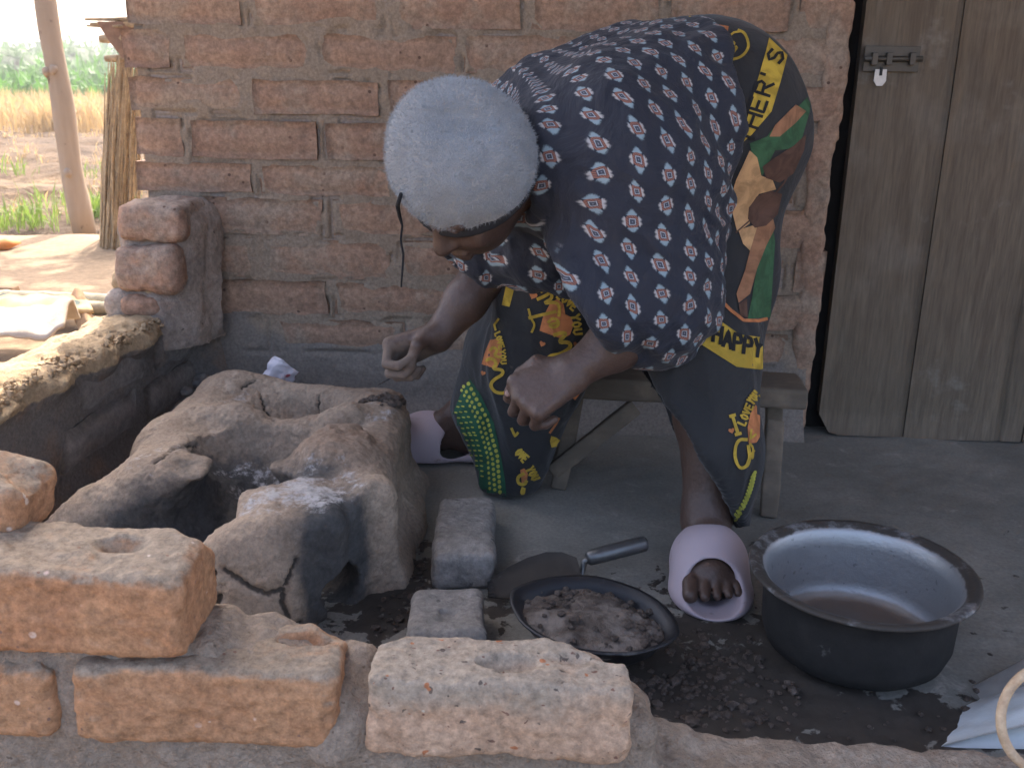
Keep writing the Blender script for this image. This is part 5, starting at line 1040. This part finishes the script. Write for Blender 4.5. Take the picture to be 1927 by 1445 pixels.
rt_ = np.concatenate([np.repeat(q[None], 90 if i < 3 else 40, 0)+R_.normal(0, 1, (90 if i < 3 else 40, 3))*[.11, .09, 0] for i, q in enumerate(tufts)]); V, F = blades(rt_, R_.uniform(.08, .26, len(rt_)), .005, .8, 3)
tag(mk('green_grass', V, F, G_green, None, False), 'bright green grass tufts around the foot of the leaning pole', 'grass', kind='stuff')
cl = wedge(900, 25, 62, -.16, -.75, -.34, 1.3); hh = np.interp(cl[:, 1], [25, 32, 45, 62], [.85, 1.15, 1.9, 2.6])*R_.uniform(.8, 1.15, 900); rt_ = np.repeat(cl, 13, 0)+R_.normal(0, 1, (900*13, 3))*[.16, .16, 0]; rt_[:, 2] += R_.uniform(0, .5, len(rt_))*np.repeat(hh, 13)
V, F = blades(rt_, np.repeat(hh, 13)*R_.uniform(.5, .85, len(rt_)), .055, .85, 4, .5)
tag(mk('green_crop', V, F, G_crop, None, False), 'dense bright green field crop beyond the dry grass', 'crop', kind='stuff')
cl = wedge(1500, 62, 90, -.16, -.80, -.34); cl[:, 2] += R_.uniform(0, 2.6, 1500); rt_ = np.repeat(cl, 8, 0)+R_.normal(0, 1, (12000, 3))*[.7, .7, .3]; V, F = blades(rt_, R_.uniform(.4, 1.0, 12000), .14, 1., 5)
tag(mk('far_bushes', V, F, leafmat('bush_leaf', (.045, .10, .03), (.09, .16, .05), .35, .3), None, False), 'far line of green bushes along the horizon', 'bushes', kind='stuff')
for k, (px, py, Y, s, lab) in enumerate(((28, 112, 44, 1.0, 'young palm with wide fronds at the left edge of the far field'), (128, 108, 50, .95, 'palm just right of the leaning pole on the horizon'), (160, 104, 54, .9, 'tallest far palm between the pole and the reed shelter'), (205, 108, 50, .7, 'small palm beside the reed shelter roof'))):
    base = UY(px, py, Y); pt_ = tag(empty('palm_tree', (base[0], base[1], -.16)), lab, 'palm', 'palms on the horizon')
    mk('trunk', *tube([A(base[0], base[1], -.2), A(base[0]+.05, base[1], base[2])], [.16, .11], 8), earth('palm_bark%d' % k, (.14, .11, .08), (.2, .16, .12), None), pt_)
    fr = []
    for j in range(24):
        az = j*2.4+k; el = random.uniform(.1, 1.25); L = 1.35*s*random.uniform(.8, 1.2); o = A(math.cos(az), math.sin(az), 0); sp = [base+o*L*t*math.cos(el*.8)+A(0, 0, L*(t*math.sin(el)-.62*t*t)) for t in np.linspace(0, 1, 9)]; sd2 = A(-o[1], o[0], 0)
        for i in range(1, 9):
            for q in (-1, 1):
                for e in (0, .5):
                    p = sp[i-1]+(sp[i]-sp[i-1])*e; l = .36*s*math.sin(math.pi*min(.95, (i+.3+e)/9.5))+.05; tip_ = p+sd2*q*l*.8+(sp[i]-sp[i-1])*.9+A(0, 0, -.28*l); fr.append((np.array([p, p+(sp[i]-sp[i-1])*.38, tip_]), [[0, 1, 2]]))
    mk('crown', *merge(fr), G_palm, pt_, False)

# ---- shade tree behind the house whose branches dapple the yard (above the picture)
tt = tag(empty('shade_tree', (-.55, 6.4, -.1)), 'leafy tree behind the house that dapples the sunlit yard', 'tree')
M_bark = earth('bark', (.14, .10, .07), (.22, .16, .11), None, sc=12, bump=.9, bd=.02)
br = [tube([A(-.55, 6.4, -.1), A(-.6, 6.4, 1.4), A(-.8, 6.5, 2.8), A(-1.2, 6.8, 3.7)], [.14, .12, .10, .07], 10), tube([A(-1.2, 6.8, 3.7), A(-2.2, 7.2, 4.2), A(-3.4, 7.5, 4.4)], [.06, .04, .02], 8), tube([A(-1.0, 6.6, 3.3), A(-2.0, 7.9, 4.4), A(-2.9, 8.6, 4.9)], [.06, .04, .02], 8)]
mk('trunk', *merge(br), M_bark, tt)
cl = np.stack([R_.uniform(-4.6, -.8, 60), R_.uniform(6.9, 8.6, 60), R_.uniform(3.9, 5.1, 60)], 1); rt_ = np.repeat(cl, 22, 0)+R_.normal(0, 1, (60*22, 3))*[.20, .16, .12]; V, F = blades(rt_, R_.uniform(.12, .22, len(rt_)), .035, 1.2, 8)
mk('crown', V, F, leafmat('tree_leaf', (.05, .11, .03), (.09, .16, .05), .3, 2), tt, False)

# ---- thin twig between the woman's muddy fingers
tag(mk('twig', *tube([UY(770, 692, 1.66), UY(742, 708, 1.66), UY(712, 724, 1.665)], [.0018, .0016, .0008], 6), M_band), 'thin dark twig held in the muddy far hand', 'twig')

# ================================================================== SMOKY AIR
hz = bpy.data.materials.new('smoky_air'); hz.use_nodes = True; hn = hz.node_tree; hn.nodes.remove(hn.nodes['Principled BSDF'])
pv = hn.nodes.new('ShaderNodeVolumePrincipled'); pv.inputs['Color'].default_value = (.93, .95, 1, 1); pv.inputs['Density'].default_value = .0025; pv.inputs['Anisotropy'].default_value = .3
hn.links.new(pv.outputs[0], hn.nodes['Material Output'].inputs['Volume'])
bm = bmesh.new(); bmesh.ops.create_cube(bm, size=1.); me = bpy.data.meshes.new('haze'); bm.to_mesh(me); bm.free(); me.materials.append(hz)
ho = bpy.data.objects.new('haze', me); COL.objects.link(ho); ho.scale = (290, 225, 7.4); ho.location = (-20, 82.5, 2.3); tag(ho, 'thin smoky haze filling the air of the veranda and yard', 'haze', kind='stuff')
